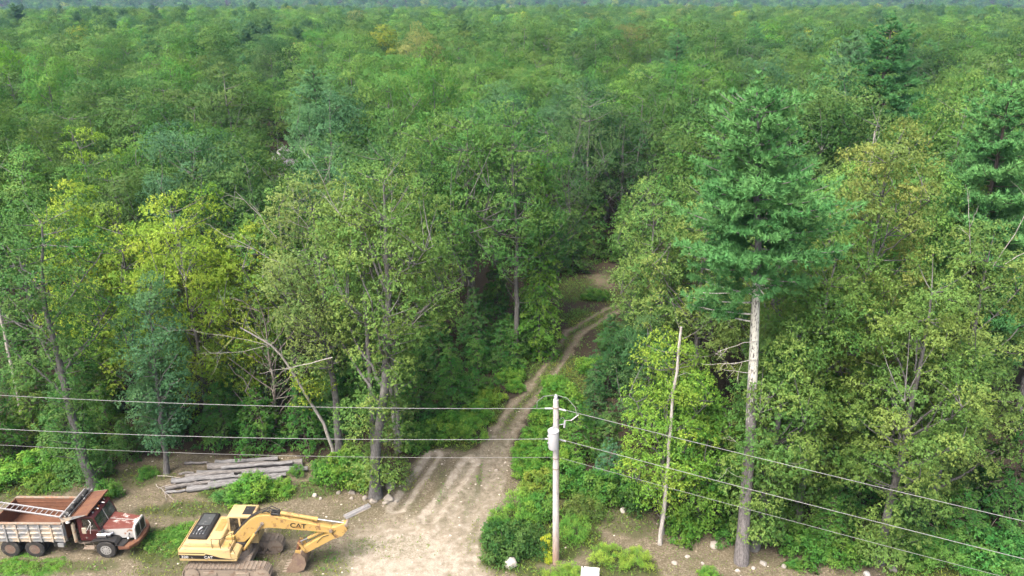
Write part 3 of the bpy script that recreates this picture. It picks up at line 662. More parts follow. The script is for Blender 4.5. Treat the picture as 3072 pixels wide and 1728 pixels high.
# young layered trees in the shade
LAY = [layered('young%d' % k, 120 + k, h, R, .05, .30, L=.13, W=.08, nl=7, gap=.11) for k, (h, R) in enumerate([(5.0, 2.3), (6.0, 2.0), (4.0, 2.2), (8.5, 2.6)])]
YOUNG = [(-19.6, 46.8, 0, 1.0, (.040, .092, .024), 'low hemlock behind the left part of the log pile'), (-17.0, 46.4, 2, 1.15, (.046, .104, .024), 'spreading bright hemlock right behind the middle of the log pile'), (-14.2, 46.8, 0, 1.0, (.042, .098, .024), 'hemlock behind the right end of the log pile'), (-12.0, 47.8, 1, .95, HEM, 'dark hemlock between the log pile and the pale slim trunks'),
         (-10.4, 43.4, 2, .62, (.085, .125, .026), 'leafy yellow-green sapling at the foot of the leaning birch'), (-29.3, 45.4, 0, 1.0, (.046, .098, .026), 'young hemlock left of the leaning grey trunk'), (-32.4, 47.0, 1, 1.1, (.070, .110, .026), 'yellowish sapling at the left edge above the meadow'), (-24.0, 47.5, 3, .9, OAKD, 'dark young tree behind the narrow blue-green tree'), (-34.5, 50, 3, 1.2, OAK, 'green young tree at the extreme left edge'),
         (-6.8, 49.2, 2, 1.1, (.050, .112, .030), 'spreading green sapling at the top of the sandy ruts'), (-4.4, 50.8, 0, 1.05, (.052, .118, .030), 'bright young beech on the left bank of the track'), (-2.6, 54.2, 1, .85, (.044, .104, .026), 'young beech beside the middle of the track, left bank'), (-8.8, 52.5, 3, .8, (.040, .090, .026), 'taller sapling behind the left bank saplings'), (-5.6, 55.0, 1, 1.05, HEM, 'dark hemlock under the slanting-trunk oak'), (-.9, 57.6, 0, .85, (.040, .094, .026), 'low hemlock at the foot of the straight oak trunk'), (-3.0, 58.6, 3, .8, HEM, 'dark hemlock under the paired oaks'), (1.4, 62.0, 3, .75, (.050, .112, .026), 'layered young beech on the left of the track bend'),
         (7.4, 54.2, 3, .75, (.034, .080, .030), 'dark young tree on the right bank of the track, upper one'), (5.8, 49.0, 1, .95, (.036, .084, .034), 'dark young tree on the right bank of the track, lower one'), (9.8, 57.4, 3, .95, OAKD, 'dense dark sapling above the right bank'), (13.2, 62.5, 3, 1.1, OAK, 'green young tree at the right of the track bend'), (4.2, 45.0, 0, .85, (.062, .125, .028), 'bright sapling right of the track, just above the pole top'), (6.3, 44.6, 1, .8, OAK, 'speckled green sapling right of the pole top'),
         (6.6, 81.5, 3, .95, (.050, .090, .026), 'layered beech in the shade at the end of the track'), (3.6, 79.0, 3, .85, DARK, 'dark hemlock left of the track end'), (15.5, 69.0, 3, 1.1, OAK, 'leafy sapling right of the track end'), (26.6, 41.0, 3, 1.15, HEM, 'dark young hemlock at the right edge below the pine'), (28.6, 38.4, 1, 1.25, (.040, .088, .026), 'feathery young tree at the lower right edge'), (24.6, 36.2, 0, .9, (.045, .100, .026), 'low green sapling at the foot of the right-hand oaks'), (22.6, 37.4, 1, .85, HEM, 'dark sapling behind the large right-hand oak'), (17.6, 36.2, 0, .75, (.055, .108, .024), 'low leafy sapling between the two right-hand oak trunks'), (14.8, 37.6, 1, .9, (.060, .100, .026), 'sapling close behind the tall pine foot'),
         (-.2, 60.8, 0, .9, (.058, .122, .030), 'bright low sapling under the pointed beech'), (.0, 58.2, 2, .8, (.062, .128, .030), 'bright spreading sapling at the left edge of the track bend'), (-7.4, 57.0, 3, .8, (.042, .092, .028), 'dark young tree left of the slanting oak trunk'), (-10.6, 50.4, 1, 1.0, (.050, .108, .030), 'green sapling behind the pale slim trunks'), (2.4, 63.8, 2, .6, (.070, .130, .030), 'low bright sapling where the track bends'), (9.4, 87.0, 3, 1.0, (.055, .105, .028), 'young tree closing the far end of the track, middle'), (12.6, 85.5, 3, 1.05, (.060, .112, .028), 'young tree closing the far end of the track, right'), (5.6, 85.5, 3, .9, (.050, .098, .028), 'young tree closing the far end of the track, left'), (14.6, 80.5, 3, .8, (.066, .115, .028), 'yellowish sapling beside the bare patch at the track end'), (11.6, 78.5, 2, .5, (.070, .120, .030), 'low sapling on the bare patch at the track end'),
         (-13.2, 50.2, 3, .8, (.052, .108, .028), 'leafy young tree in the hollow behind the leaning birch'), (-19.6, 49.6, 3, .75, (.056, .112, .028), 'leafy young tree under the yellow trees, right side'), (-24.6, 49.4, 3, .75, (.060, .112, .028), 'leafy young tree under the yellow trees, left side'), (-10.4, 54.6, 3, .85, (.050, .108, .028), 'leafy young tree in the dark hollow left of the track oaks'), (-6.4, 58.2, 3, .75, (.050, .110, .030), 'leafy young tree between the track oaks'), (-13.0, 55.4, 3, .9, (.046, .100, .028), 'young tree deep in the hollow behind the olive oaks'), (-4.6, 53.4, 1, .9, (.056, .116, .030), 'green sapling in the middle of the left bank'), (-8.4, 49.6, 0, .9, (.056, .118, .030), 'bright sapling behind the head of the left rut'), (-29.6, 51.0, 3, .8, (.056, .108, .028), 'leafy young tree under the slender yellow tree'), (-1.4, 63.5, 3, .85, (.046, .104, .028), 'young beech behind the straight oak trunk'), (18.8, 38.0, 3, .8, (.052, .108, .028), 'leafy young tree inside the right-hand oak mass'), (22.0, 41.0, 3, .9, (.050, .104, .028), 'young tree behind the large right-hand oak, farther back'), (12.2, 41.5, 3, .8, (.052, .110, .028), 'young tree behind the dense young beech'),
         (-30.2, 48.8, 3, .8, (.050, .100, .026), 'young tree in the shade left of the narrow blue-green tree'), (-27.6, 47.2, 0, 1.0, (.058, .105, .026), 'spreading sapling behind the leaning grey trunk'), (-34.2, 45.2, 0, 1.1, (.055, .110, .026), 'sapling behind the meadow at the left edge'), (-25.4, 45.0, 2, .8, (.050, .100, .030), 'low sapling between the grey trunk and the narrow blue-green tree')]
for k, (x, y, i, s, c_, l) in enumerate(YOUNG):
    T('sapling', l, LAY[i], x, y, c_, keep=1.2, rz=k * 1.7, sc=s * (1 + .1 * math.sin(k * 3.1)), bark=BROWNB, group='young trees under the edge of the forest')

T('birch_tree', 'bright lime-green pointed tree in the canopy above the dump truck', broadleaf('limetree', 150, 18.4, 2.9, 3.0, .17, 110, .9, nsp=26, shape=.3), -36.4, 66.5, (.11, .175, .026), bark=GREY, keep=3)
# --- the canopy behind: individual trees
PRO = [broadleaf('canopy%d' % k, 200 + k, h, R, cb, .22, n, 1.45, L=.18, W=.12, nsp=56, nl=5, limbs=8, droop=dr, bare=ba) for k, (h, R, cb, n, dr, ba) in enumerate([
    (19.5, 4.4, 9, 74, .35, 0), (20.5, 3.9, 7.5, 66, .4, 0), (18.5, 5.0, 9.5, 82, .3, .03), (19, 3.7, 6, 64, .5, 0), (20, 4.6, 8.5, 74, .35, .06), (17, 4.0, 7, 62, .45, 0)])]
rg = np.random.default_rng(2024)
cand = []
grid = {}
def ok(x, y, r):
    gx, gy = int(x // 6), int(y // 6)
    for i in (-1, 0, 1):
        for j in (-1, 0, 1):
            for (px, py, pr) in grid.get((gx + i, gy + j), ()):
                if (px - x) ** 2 + (py - y) ** 2 < ((r + pr) * .5) ** 2: return False
    return True
for (x, y, r) in TREES_AT: grid.setdefault((int(x // 6), int(y // 6)), []).append((x, y, max(r * 1.6, 2.6)))
for _ in range(26000):
    y = 47 + 143 * rg.uniform() ** .8; x = rg.uniform(-1, 1) * (y * .70 + 5)
    r = (5.8 if y < 75 else 7.2) * rg.uniform(.78, 1.35)
    d_, _s = dpoly(TRACK, np.array([x]), np.array([y]))
    if d_[0] < np.interp(y, [45, 58, 66, 73, 78, 80], [3.0, 2.8, 3.6, 4.0, 2.0, -2]) + 1.2: continue
    if y < np.interp(x, [-40, -20, -12, -6, 0, 6, 12, 20, 28, 40], [54, 54, 52, 57, 60, 50, 46, 45, 50, 46]): continue
    if 3 < x < 13 and 64 < y < 81: continue
    if abs(x + .2985 * y) < (4.6 if y < 92 else 7.5) and 56 < y < 108: continue     # opening in front of the white house
    if not ok(x, y, r): continue
    grid.setdefault((int(x // 6), int(y // 6)), []).append((x, y, r)); cand.append((x, y))
cand = sorted(cand, key=lambda q: math.hypot(*q))
PALET = [(OAK, 'mid-green'), (OAKL, 'light green'), (MAPLE, 'bright green'), ((.060, .098, .034), 'soft green'), (OAKD, 'dark green'), (OLIVE, 'olive'), ((.115, .112, .046), 'brownish'), ((.16, .17, .03), 'yellow-green'), (LIME, 'lime-green'), (BLUEG, 'blue-green')]
PW = np.array([.26, .24, .14, .17, .08, .05, .015, .015, .01, .03]); PW /= PW.sum()
MARK = [(-1e9, 'above the dump truck bed'), (330, 'above the log pile'), (760, 'above the excavator'), (1130, 'above the sandy ruts'), (1430, 'above the utility pole'), (1800, 'above the dead birch'), (2140, 'above the tall pine'), (2480, 'above the right-hand oaks'), (2830, 'at the right edge')]
def px_of(x, y, z):
    zz = z - 29.0; s_, c_ = math.sin(rad(20.6)), math.cos(rad(20.6)); zc = y * c_ - zz * s_
    return 1536 + 2370 * x / zc
NIND = min(285, len(cand))
cells = {}; recs = []
for k, (x, y) in enumerate(cand[:NIND]):
    pineq = rg.uniform() < (.012 if x < 12 else .10) and y > 62
    if pineq: ci = None
    else:
        cl_ = vnoise(np.array([x * .05]), np.array([y * .05]), 91)[0]
        ci = int(rg.choice(len(PALET), p=PW)) if rg.uniform() < .8 else (0 if cl_ < .5 else 1)
        if ci in (6, 7, 8) and math.hypot(x, y) < 95: ci = 1
    dist = math.hypot(x, y); band = 0 if dist < 75 else 1 if dist < 100 else 2
    sec = [n for u, n in MARK if px_of(x, y, 18) >= u][-1]
    recs.append((x, y, pineq, ci, band, sec)); cells.setdefault((pineq, ci, band, sec), []).append(len(recs) - 1)
LAB = {}
BN = ['near canopy', 'middle canopy', 'far canopy']
ORD = ['first', 'second', 'third', 'fourth', 'fifth', 'sixth', 'seventh', 'eighth', 'ninth', 'tenth', 'eleventh', 'twelfth', 'thirteenth', 'fourteenth', 'fifteenth', 'sixteenth', 'seventeenth', 'eighteenth', 'nineteenth', 'twentieth']
for (pq, ci, band, sec), ids in cells.items():
    ids = sorted(ids, key=lambda i: px_of(recs[i][0], recs[i][1], 18))
    kind = 'dark pine' if pq else PALET[ci][1] + ' broadleaf tree'
    for q, i in enumerate(ids):
        pos = '' if len(ids) == 1 else (', left one of two' if q == 0 else ', right one of two') if len(ids) == 2 else ', %s from left' % ORD[min(q, 19)]
        LAB[i] = '%s, %s %s%s' % (kind, BN[band], sec, pos)
for i, (x, y, pq, ci, band, sec) in enumerate(recs):
    if pq:
        k = int(rg.integers(0, 3)); j = rg.uniform(.85, 1.15)
        tree('pine_tree', LAB[i], 'tree', (PR[k][0], PR[k][1]), (x, y), tuple(np.array(PINE) * j * [.95, .95, 1.05]), BROWNB, rg.uniform(0, 6.28), rg.uniform(.85, 1.0), rg.uniform(.86, 1.04), 'trees of the canopy', leafmat=M_NEEDLE)
    else:
        k = int(rg.integers(0, len(PRO))); s = rg.uniform(.84, 1.3); sz = rg.uniform(.78, 1.12); j = rg.uniform(.74, 1.28)
        if y > 60 and rg.uniform() < .15: sz *= .85
        tree('oak_tree' if ci not in (7, 8) else 'birch_tree', LAB[i], 'tree', PRO[k], (x, y), tuple(np.array(PALET[ci][0]) * j), GREY, rg.uniform(0, 6.28), s, sz, 'trees of the canopy', leafmat=M_CANOPY)

# --- the rest of the wood out to the far ridge, which reads as one mass
FP = [broadleaf('far%d' % k, 300 + k, h, R, 8.5, .2, 46, 1.6, L=.30, W=.20, nsp=26, nl=4, limbs=4)[0] for k, (h, R) in enumerate([(19.5, 4.0), (20.5, 3.7), (18.5, 4.3), (19.5, 3.6)])]
FP += [pine('farpine%d' % k, 320 + k, h, R, 8, .2, None, step=.8, tuft=7, NL=.45, NW=.13, dead=0, twig=.36)[0] for k, (h, R) in enumerate([(21.5, 4.2), (20, 4.0)])]
VP = [broadleaf('ridge%d' % k, 340 + k, 20, 5.4, 9.0, .2, 40, 1.7, L=.8, W=.55, nsp=8, nl=3, limbs=3)[0] for k in range(2)]
fc = D.collections.new('far_tree_shapes')
for k, me in enumerate(FP + VP):
    me.materials.append(M_FAR); fo = D.objects.new('far_tree_shape_%02d' % k, me); fc.objects.link(fo)
pts = [(x, y, 0) for (x, y) in cand[NIND:]]
dmax = math.hypot(*cand[NIND - 1])
gs = 8.8
for iy in range(int(100 / gs), int(1000 / gs)):
    for ix in range(int(-760 / gs), int(760 / gs)):
        x = (ix + rg.uniform(0.05, .95)) * gs; y = (iy + rg.uniform(.05, .95)) * gs
        if abs(x) > y * .78 + 10 or y < 184 and abs(x) < y * .70: continue
        pts.append((x, y, 0))
gs = 15.0
for iy in range(int(1000 / gs), int(2750 / gs)):
    for ix in range(int(-2100 / gs), int(2100 / gs)):
        x = (ix + rg.uniform(0, 1)) * gs; y = (iy + rg.uniform(0, 1)) * gs
        if abs(x) > y * .78: continue
        pts.append((x, y, 1))
pts = np.array(pts); pts = pts[np.hypot(pts[:, 0], pts[:, 1]) > 90]
n = len(pts); r1 = rg.uniform(size=n); far = pts[:, 2] > 0
pinep = .018 + .12 * sstep(.52, .72, fbm(pts[:, 0] * .012, pts[:, 1] * .012, 61, 2))
isp = r1 < pinep
idx = np.where(isp, 4 + rg.integers(0, 2, n), rg.integers(0, 4, n)); idx = np.where(far, 6 + rg.integers(0, 2, n), idx)
pal = np.array([c for c, _ in PALET]); ci = rg.choice(len(PALET), size=n, p=PW); col = pal[ci] * rg.uniform(.74, 1.28, (n, 1))
col = np.where(isp[:, None], np.array([.052, .100, .050]) * rg.uniform(.85, 1.15, (n, 1)), col)
patch = fbm(pts[:, 0] * .02, pts[:, 1] * .02, 62, 2)[:, None]
col = col * (0.86 + .3 * patch) * LEAFGAIN * np.array([.90, 1.12, .90]) * 1.08
fm = D.meshes.new('forest'); fm.vertices.add(n)
P3 = np.stack([pts[:, 0], pts[:, 1], gz(pts[:, 0], pts[:, 1])], -1).astype(np.float32); fm.vertices.foreach_set('co', P3.ravel())
at = fm.attributes.new('idx', 'INT', 'POINT'); at.data.foreach_set('value', idx.astype(np.int32))
at = fm.attributes.new('rz', 'FLOAT', 'POINT'); at.data.foreach_set('value', rg.uniform(0, 6.28, n).astype(np.float32))
sxy = rg.uniform(.85, 1.3, n); at = fm.attributes.new('sc', 'FLOAT_VECTOR', 'POINT'); at.data.foreach_set('vector', np.stack([sxy, sxy, rg.uniform(.78, 1.1, n)], -1).astype(np.float32).ravel())
at = fm.attributes.new('tint', 'FLOAT_COLOR', 'POINT'); at.data.foreach_set('color', np.concatenate([col, np.ones((n, 1))], 1).astype(np.float32).ravel())
fobj = put('forest', fm); tag(fobj, 'unbroken green woodland canopy running back to the blue hazy ridge', 'forest', kind='stuff')
ng = D.node_groups.new('forest_points', 'GeometryNodeTree')
ng.interface.new_socket('Geometry', in_out='INPUT', socket_type='NodeSocketGeometry'); ng.interface.new_socket('Geometry', in_out='OUTPUT', socket_type='NodeSocketGeometry')
gi = ng.nodes.new('NodeGroupInput'); go = ng.nodes.new('NodeGroupOutput'); ip = ng.nodes.new('GeometryNodeInstanceOnPoints')
cn = ng.nodes.new('GeometryNodeCollectionInfo'); cn.inputs[0].default_value = fc; cn.inputs[1].default_value = True; cn.inputs[2].default_value = True
def nattr(nm, ty):
    a_ = ng.nodes.new('GeometryNodeInputNamedAttribute'); a_.data_type = ty; a_.inputs[0].default_value = nm; return a_.outputs[0]
cx = ng.nodes.new('ShaderNodeCombineXYZ'); ng.links.new(nattr('rz', 'FLOAT'), cx.inputs[2])
er = ng.nodes.new('FunctionNodeEulerToRotation'); ng.links.new(cx.outputs[0], er.inputs[0])
ip.inputs['Pick Instance'].default_value = True
ng.links.new(gi.outputs[0], ip.inputs['Points']); ng.links.new(cn.outputs[0], ip.inputs['Instance']); ng.links.new(nattr('idx', 'INT'), ip.inputs['Instance Index'])
ng.links.new(er.outputs[0], ip.inputs['Rotation']); ng.links.new(nattr('sc', 'FLOAT_VECTOR'), ip.inputs['Scale']); ng.links.new(ip.outputs[0], go.inputs[0])
md = fobj.modifiers.new('points', 'NODES'); md.node_group = ng
# ------------------------------------------------------------------ hard-surface helpers
class MB:
    def __init__(s): s.bm = bmesh.new()
    def _add(s, src):
        me = D.meshes.new('tmp'); src.to_mesh(me); src.free(); s.bm.from_mesh(me); D.meshes.remove(me)
    def box(s, lo, hi, bevel=0.0, rot=None, seg=1):
        b = bmesh.new(); lo = Vector(lo); hi = Vector(hi); c = (lo + hi) / 2; d = hi - lo
        bmesh.ops.create_cube(b, size=1.0); bmesh.ops.scale(b, vec=d, verts=b.verts)
        if bevel: bmesh.ops.bevel(b, geom=b.edges[:], offset=bevel, segments=seg, affect='EDGES', profile=.5)
        if rot is not None: bmesh.ops.rotate(b, cent=(0, 0, 0), matrix=Matrix.Rotation(rot[1], 3, rot[0]), verts=b.verts)
        bmesh.ops.translate(b, vec=c, verts=b.verts); s._add(b); return s
    def prism(s, prof, y0, y1, bevel=0.0, axis='y', seg=1):
        b = bmesh.new()
        mk = (lambda p, q: (p[0], q, p[1])) if axis == 'y' else (lambda p, q: (p[0], p[1], q)) if axis == 'z' else (lambda p, q: (q, p[0], p[1]))
        A_ = [b.verts.new(mk(p, y0)) for p in prof]; B_ = [b.verts.new(mk(p, y1)) for p in prof]
        b.faces.new(A_); b.faces.new(B_[::-1]); n = len(prof)
        for i in range(n): b.faces.new((A_[i], B_[i], B_[(i + 1) % n], A_[(i + 1) % n]))
        bmesh.ops.recalc_face_normals(b, faces=b.faces[:])
        if bevel: bmesh.ops.bevel(b, geom=b.edges[:], offset=bevel, segments=seg, affect='EDGES', profile=.5)
        s._add(b); return s
    def loft(s, A_, B_):
        b = bmesh.new(); va = [b.verts.new(p) for p in A_]; vb = [b.verts.new(p) for p in B_]; n = len(A_)
        b.faces.new(va); b.faces.new(vb[::-1])
        for i in range(n): b.faces.new((va[i], vb[i], vb[(i + 1) % n], va[(i + 1) % n]))
        bmesh.ops.recalc_face_normals(b, faces=b.faces[:]); s._add(b); return s
    def cyl(s, p0, p1, r, r2=None, seg=14):
        b = bmesh.new(); p0 = Vector(p0); p1 = Vector(p1); d = p1 - p0
        bmesh.ops.create_cone(b, cap_ends=True, segments=seg, radius1=r, radius2=r if r2 is None else r2, depth=d.length)
        bmesh.ops.rotate(b, cent=(0, 0, 0), matrix=d.to_track_quat('Z', 'Y').to_matrix(), verts=b.verts)
        bmesh.ops.translate(b, vec=(p0 + p1) / 2, verts=b.verts); s._add(b); return s
    def tubep(s, pts, r, seg=6):
        for q, w_ in zip(pts[:-1], pts[1:]): s.cyl(q, w_, r, seg=seg)
        return s
    def lathe(s, prof, cen, axis='y', seg=28, cap=True):
        """prof: (radius, offset along axis)"""
        b = bmesh.new(); rings = []
        for r, o_ in prof:
            ring = []
            for k in range(seg):
                a_ = k / seg * 2 * math.pi; u, v = r * math.cos(a_), r * math.sin(a_)
                ring.append(b.verts.new((cen[0] + u, cen[1] + o_, cen[2] + v) if axis == 'y' else (cen[0] + u, cen[1] + v, cen[2] + o_)))
            rings.append(ring)
        for A_, B_ in zip(rings[:-1], rings[1:]):
            for k in range(seg): b.faces.new((A_[k], A_[(k + 1) % seg], B_[(k + 1) % seg], B_[k]))
        if cap: b.faces.new(rings[0]); b.faces.new(rings[-1][::-1])
        bmesh.ops.recalc_face_normals(b, faces=b.faces[:]); s._add(b); return s
    def mesh(s, name, smooth=False):
        me = D.meshes.new(name); s.bm.to_mesh(me); s.bm.free()
        if smooth:
            for p_ in me.polygons: p_.use_smooth = True
            try: me.set_sharp_from_angle(angle=rad(38))
            except Exception: pass
        return me
    def build(s, name, mat, parent=None, smooth=True, **k): return put(name, s.mesh(name, smooth), mat, parent, **k)

def paint(name, col, worn=(.12, .07, .04), amt=.3, scale=3.0, rough=.5, metal=0.0, dust=.25, spec=.4):
    col = tuple(v * .62 for v in col); m, t, out = newmat(name); P = t.nodes.new('ShaderNodeTexCoord').outputs['Object']
    n1 = noise(t, scale, 7, .65, P); n2 = noise(t, scale * 4.5, 5, .7, P); n3 = noise(t, scale * .45, 3, .5, P)
    c1 = mix(t, maprange(t, n3, .3, .7, 0, .35), col, tuple(v * .72 for v in col))
    c1 = mix(t, maprange(t, n2, .45, .75, 0, dust), c1, (.30, .25, .18))
    c1 = mix(t, maprange(t, n1, .66 - amt * .35, .72 - amt * .30, 0, 1), c1, worn)
    p = N(t, 'ShaderNodeBsdfPrincipled', Roughness=rough, Metallic=metal); p.inputs['Specular IOR Level'].default_value = spec
    t.links.new(c1, p.inputs['Base Color']); t.links.new(maprange(t, n2, .3, .7, rough * .8, min(1, rough * 1.35)), p.inputs['Roughness'])
    b = t.nodes.new('ShaderNodeBump'); b.inputs['Strength'].default_value = .15; b.inputs['Distance'].default_value = .02
    t.links.new(n1, b.inputs['Height']); t.links.new(b.outputs[0], p.inputs['Normal']); t.links.new(p.outputs[0], out.inputs[0]); return m
M_YEL = paint('machine_yellow', (.64, .48, .215), (.28, .19, .11), .22, 2.2, .55, dust=.5)
M_YELB = paint('boom_yellow', (.57, .375, .105), (.16, .09, .04), .3, 2.6, .58, dust=.5)
M_BLACK = paint('black_cover', (.018, .019, .021), (.06, .055, .05), .15, 4, .55, dust=.10)
M_GLASS = paint('dark_glass', (.03, .028, .025), (.12, .10, .08), .1, 2, .12, dust=.12, spec=.8)
M_STEEL = paint('track_steel', (.33, .275, .22), (.15, .11, .08), .35, 4, .8, .1, dust=.5)
M_CHROME = paint('rod_chrome', (.55, .56, .58), (.3, .3, .3), .1, 4, .28, .9, dust=.05)
M_RUST = paint('rust', (.20, .085, .042), (.10, .045, .028), .55, 3.5, .85, dust=.25)
M_RUSTO = paint('bed_rust', (.24, .105, .058), (.13, .06, .035), .5, 2.5, .85, dust=.2)
M_BED = paint('bed_grey', (.30, .315, .33), (.36, .30, .23), .52, 1.6, .7, dust=.35)
M_MAROON = paint('maroon', (.085, .014, .018), (.05, .012, .014), .3, 3, .4, dust=.08)
M_HOOD = paint('hood_peeling', (.20, .055, .042), (.46, .41, .38), .36, 1.7, .55, dust=.15)
M_WHITE = paint('white_paint', (.62, .62, .60), (.24, .12, .07), .32, 2.8, .5, dust=.15)
M_TYRE = paint('tyre', (.024, .025, .027), (.055, .052, .048), .3, 3, .85, dust=.14)
M_RIM = paint('rim_alloy', (.50, .50, .50), (.25, .22, .19), .2, 5, .4, .4, dust=.2)
M_RIMD = paint('rim_dusty', (.17, .12, .10), (.12, .07, .05), .4, 4, .7, dust=.4)
M_ALU = paint('aluminium', (.60, .59, .60), (.45, .42, .42), .25, 5, .42, .5, dust=.1)
M_TARP = paint('tarp', (.030, .033, .036), (.30, .30, .29), .35, 3, .7, dust=.15)
M_LETW = paint('letter_white', (.75, .75, .73), (.5, .5, .48), .1, 5, .5, dust=.05)
M_LETK = paint('letter_black', (.015, .014, .013), (.04, .03, .02), .1, 5, .5, dust=.02)
M_ORANGE = paint('marker_orange', (.65, .22, .06), (.4, .15, .05), .1, 5, .35, dust=.1)

def lettering(text, size, mat, parent, loc, rot, name='lettering', ext=.004, sx=1.0, bold=.012):
    cu = D.curves.new('lettering', 'FONT'); cu.body = text; cu.size = size; cu.extrude = ext; cu.offset = bold * size
    tmp = D.objects.new('lettering', cu); COL.objects.link(tmp)
    dg = bpy.context.evaluated_depsgraph_get(); me = D.meshes.new_from_object(tmp.evaluated_get(dg)); me.materials.clear()
    D.objects.remove(tmp); D.curves.remove(cu)
    return put(name, me, mat, parent, loc=loc, rot=rot, scale=(sx, 1, 1))

# ------------------------------------------------------------------ excavator
ex = thing('excavator', 'yellow tracked excavator parked with its boom reaching right and bucket on the ground', 'excavator', (-14.55, 34.72, gz1(-14.5, 34.7) + .01), (0, 0, rad(-1)))
for sy in (-1.15, 1.15):
    y0, y1 = sy - .31, sy + .31
    f_ = MB(); f_.prism([(-1.75, .28), (1.75, .28), (1.85, .48), (1.6, .70), (-1.6, .70), (-1.85, .48)], sy - .2, sy + .2, .03)
    f_.box((-1.2, sy - .26, .40), (-.5, sy + .26, .60), .02).box((.5, sy - .26, .40), (1.2, sy + .26, .60), .02)
    tf = f_.build('track_frame', M_STEEL, ex)
    for wx in (-1.83, 1.83):
        MB().lathe([(.16, -.30), (.40, -.26), (.42, -.16), (.36, -.12), (.36, .12), (.42, .16), (.40, .26), (.16, .30)], (wx, sy, .47), seg=22).build('sprocket' if wx < 0 else 'idler_wheel', M_STEEL, ex)
    r_ = MB()
    for k in range(7): r_.lathe([(.08, -.24), (.11, -.2), (.11, .2), (.08, .24)], (-1.3 + k * .43, sy, .2), seg=12)
    r_.build('track_rollers', M_STEEL, ex)
    # chain of shoes round the loop
    c_ = MB(); R_ = .44; L_ = 1.83; per = 4 * L_ + 2 * math.pi * R_; ns = 46
    for k in range(ns):
        s_ = k / ns * per
        if s_ < 2 * L_: x, z, a_ = -L_ + s_, .47 + R_, 0
        elif s_ < 2 * L_ + math.pi * R_: q = (s_ - 2 * L_) / R_; x, z, a_ = L_ + R_ * math.sin(q), .47 + R_ * math.cos(q), q
        elif s_ < 4 * L_ + math.pi * R_: x, z, a_ = L_ - (s_ - 2 * L_ - math.pi * R_), .47 - R_, math.pi
        else: q = (s_ - 4 * L_ - math.pi * R_) / R_; x, z, a_ = -L_ - R_ * math.sin(q), .47 - R_ * math.cos(q), math.pi + q
        b = MB(); b.box((-.088, y0, -.02), (.088, y1, .012)).box((-.085, y0, .0), (-.06, y1, .045)).box((-.01, y0, .0), (.012, y1, .035)); b.box((-.06, sy - .12, -.07), (.06, sy - .06, -.02)).box((-.06, sy + .06, -.07), (.06, sy + .12, -.02))
        bm_ = b.bm; bmesh.ops.rotate(bm_, cent=(0, 0, 0), matrix=Matrix.Rotation(a_, 3, 'Y'), verts=bm_.verts); bmesh.ops.translate(bm_, vec=(x, 0, z), verts=bm_.verts); c_._add(bm_)
    c_.build('track_chain', M_STEEL, ex, smooth=False)
for o in ex.children: o.location.x -= .33
MB().box((-1.1, -.9, .42), (.7, .9, .85), .05).cyl((0, 0, .8), (0, 0, 1.22), .62, seg=24).build('undercarriage', M_STEEL, ex)
# upper body
body = MB(); body.prism([(-2.72, 1.22), (.28, 1.22), (.28, 1.36), (-.02, 1.40), (-.02, 1.95), (-2.45, 1.98), (-2.66, 1.9), (-2.76, 1.7)], -1.28, -.35, .05, seg=2)
body.prism([(-2.72, 1.22), (.55, 1.22), (.55, 1.45), (-.3, 1.45), (-.3, 2.0), (-2.45, 1.98), (-2.66, 1.9), (-2.76, 1.7)], -.352, 1.24, .03)
body.prism([(-2.62, 1.94), (-2.5, 2.14), (-2.25, 2.26), (-.62, 2.24), (-.56, 1.94)], -1.12, 1.16, .08, seg=2)
bo = body.build('body', M_YEL, ex)
MB().prism([(-.02, 1.38), (.34, 1.38), (.34, 1.62), (.1, 1.74), (-.02, 1.74)], -1.26, -.42, .03).build('step_box', M_YEL, ex)
MB().prism([(-2.755, 1.225), (-2.755, 1.9), (-2.70, 1.93), (-2.62, 1.225)], -1.20, 1.20, .02).build('counterweight', M_YEL, ex)
cov = MB(); cov.prism([(-2.34, 2.26), (-2.30, 2.40), (-2.22, 2.43), (-1.42, 2.41), (-1.34, 2.36), (-1.32, 2.22)], -.86, 1.20, .03, seg=2)
co = cov.build('hood_cover', M_BLACK, ex)
MB().box((-2.16, .14, 2.415), (-1.5, 1.06, 2.437), .008).build('hood_panel', paint('smoky_panel', (.075, .085, .09), (.15, .15, .15), .15, 4, .35, dust=.15), co)
g_ = MB()
for k in range(4): g_.box((-2.14 + k * .17, -.62, 2.40), (-2.07 + k * .17, .02, 2.44), .006)
g_.cyl((-1.95, -.3, 2.42), (-1.75, -.2, 2.55), .05).build('grille', M_CHROME, co)
g_ = MB()
for k in range(9): g_.box((-1.16, -.1 + k * .11, 2.255), (-.78, -.04 + k * .11, 2.285))
g_.build('vent_grille', M_YELB, ex)
MB().box((-.52, -1.05, 1.955), (-.1, -.62, 1.985), .01).box((-.45, -.5, 1.96), (-.05, -.3, 2.16), .02).build('top_hatch', M_YELB, ex)
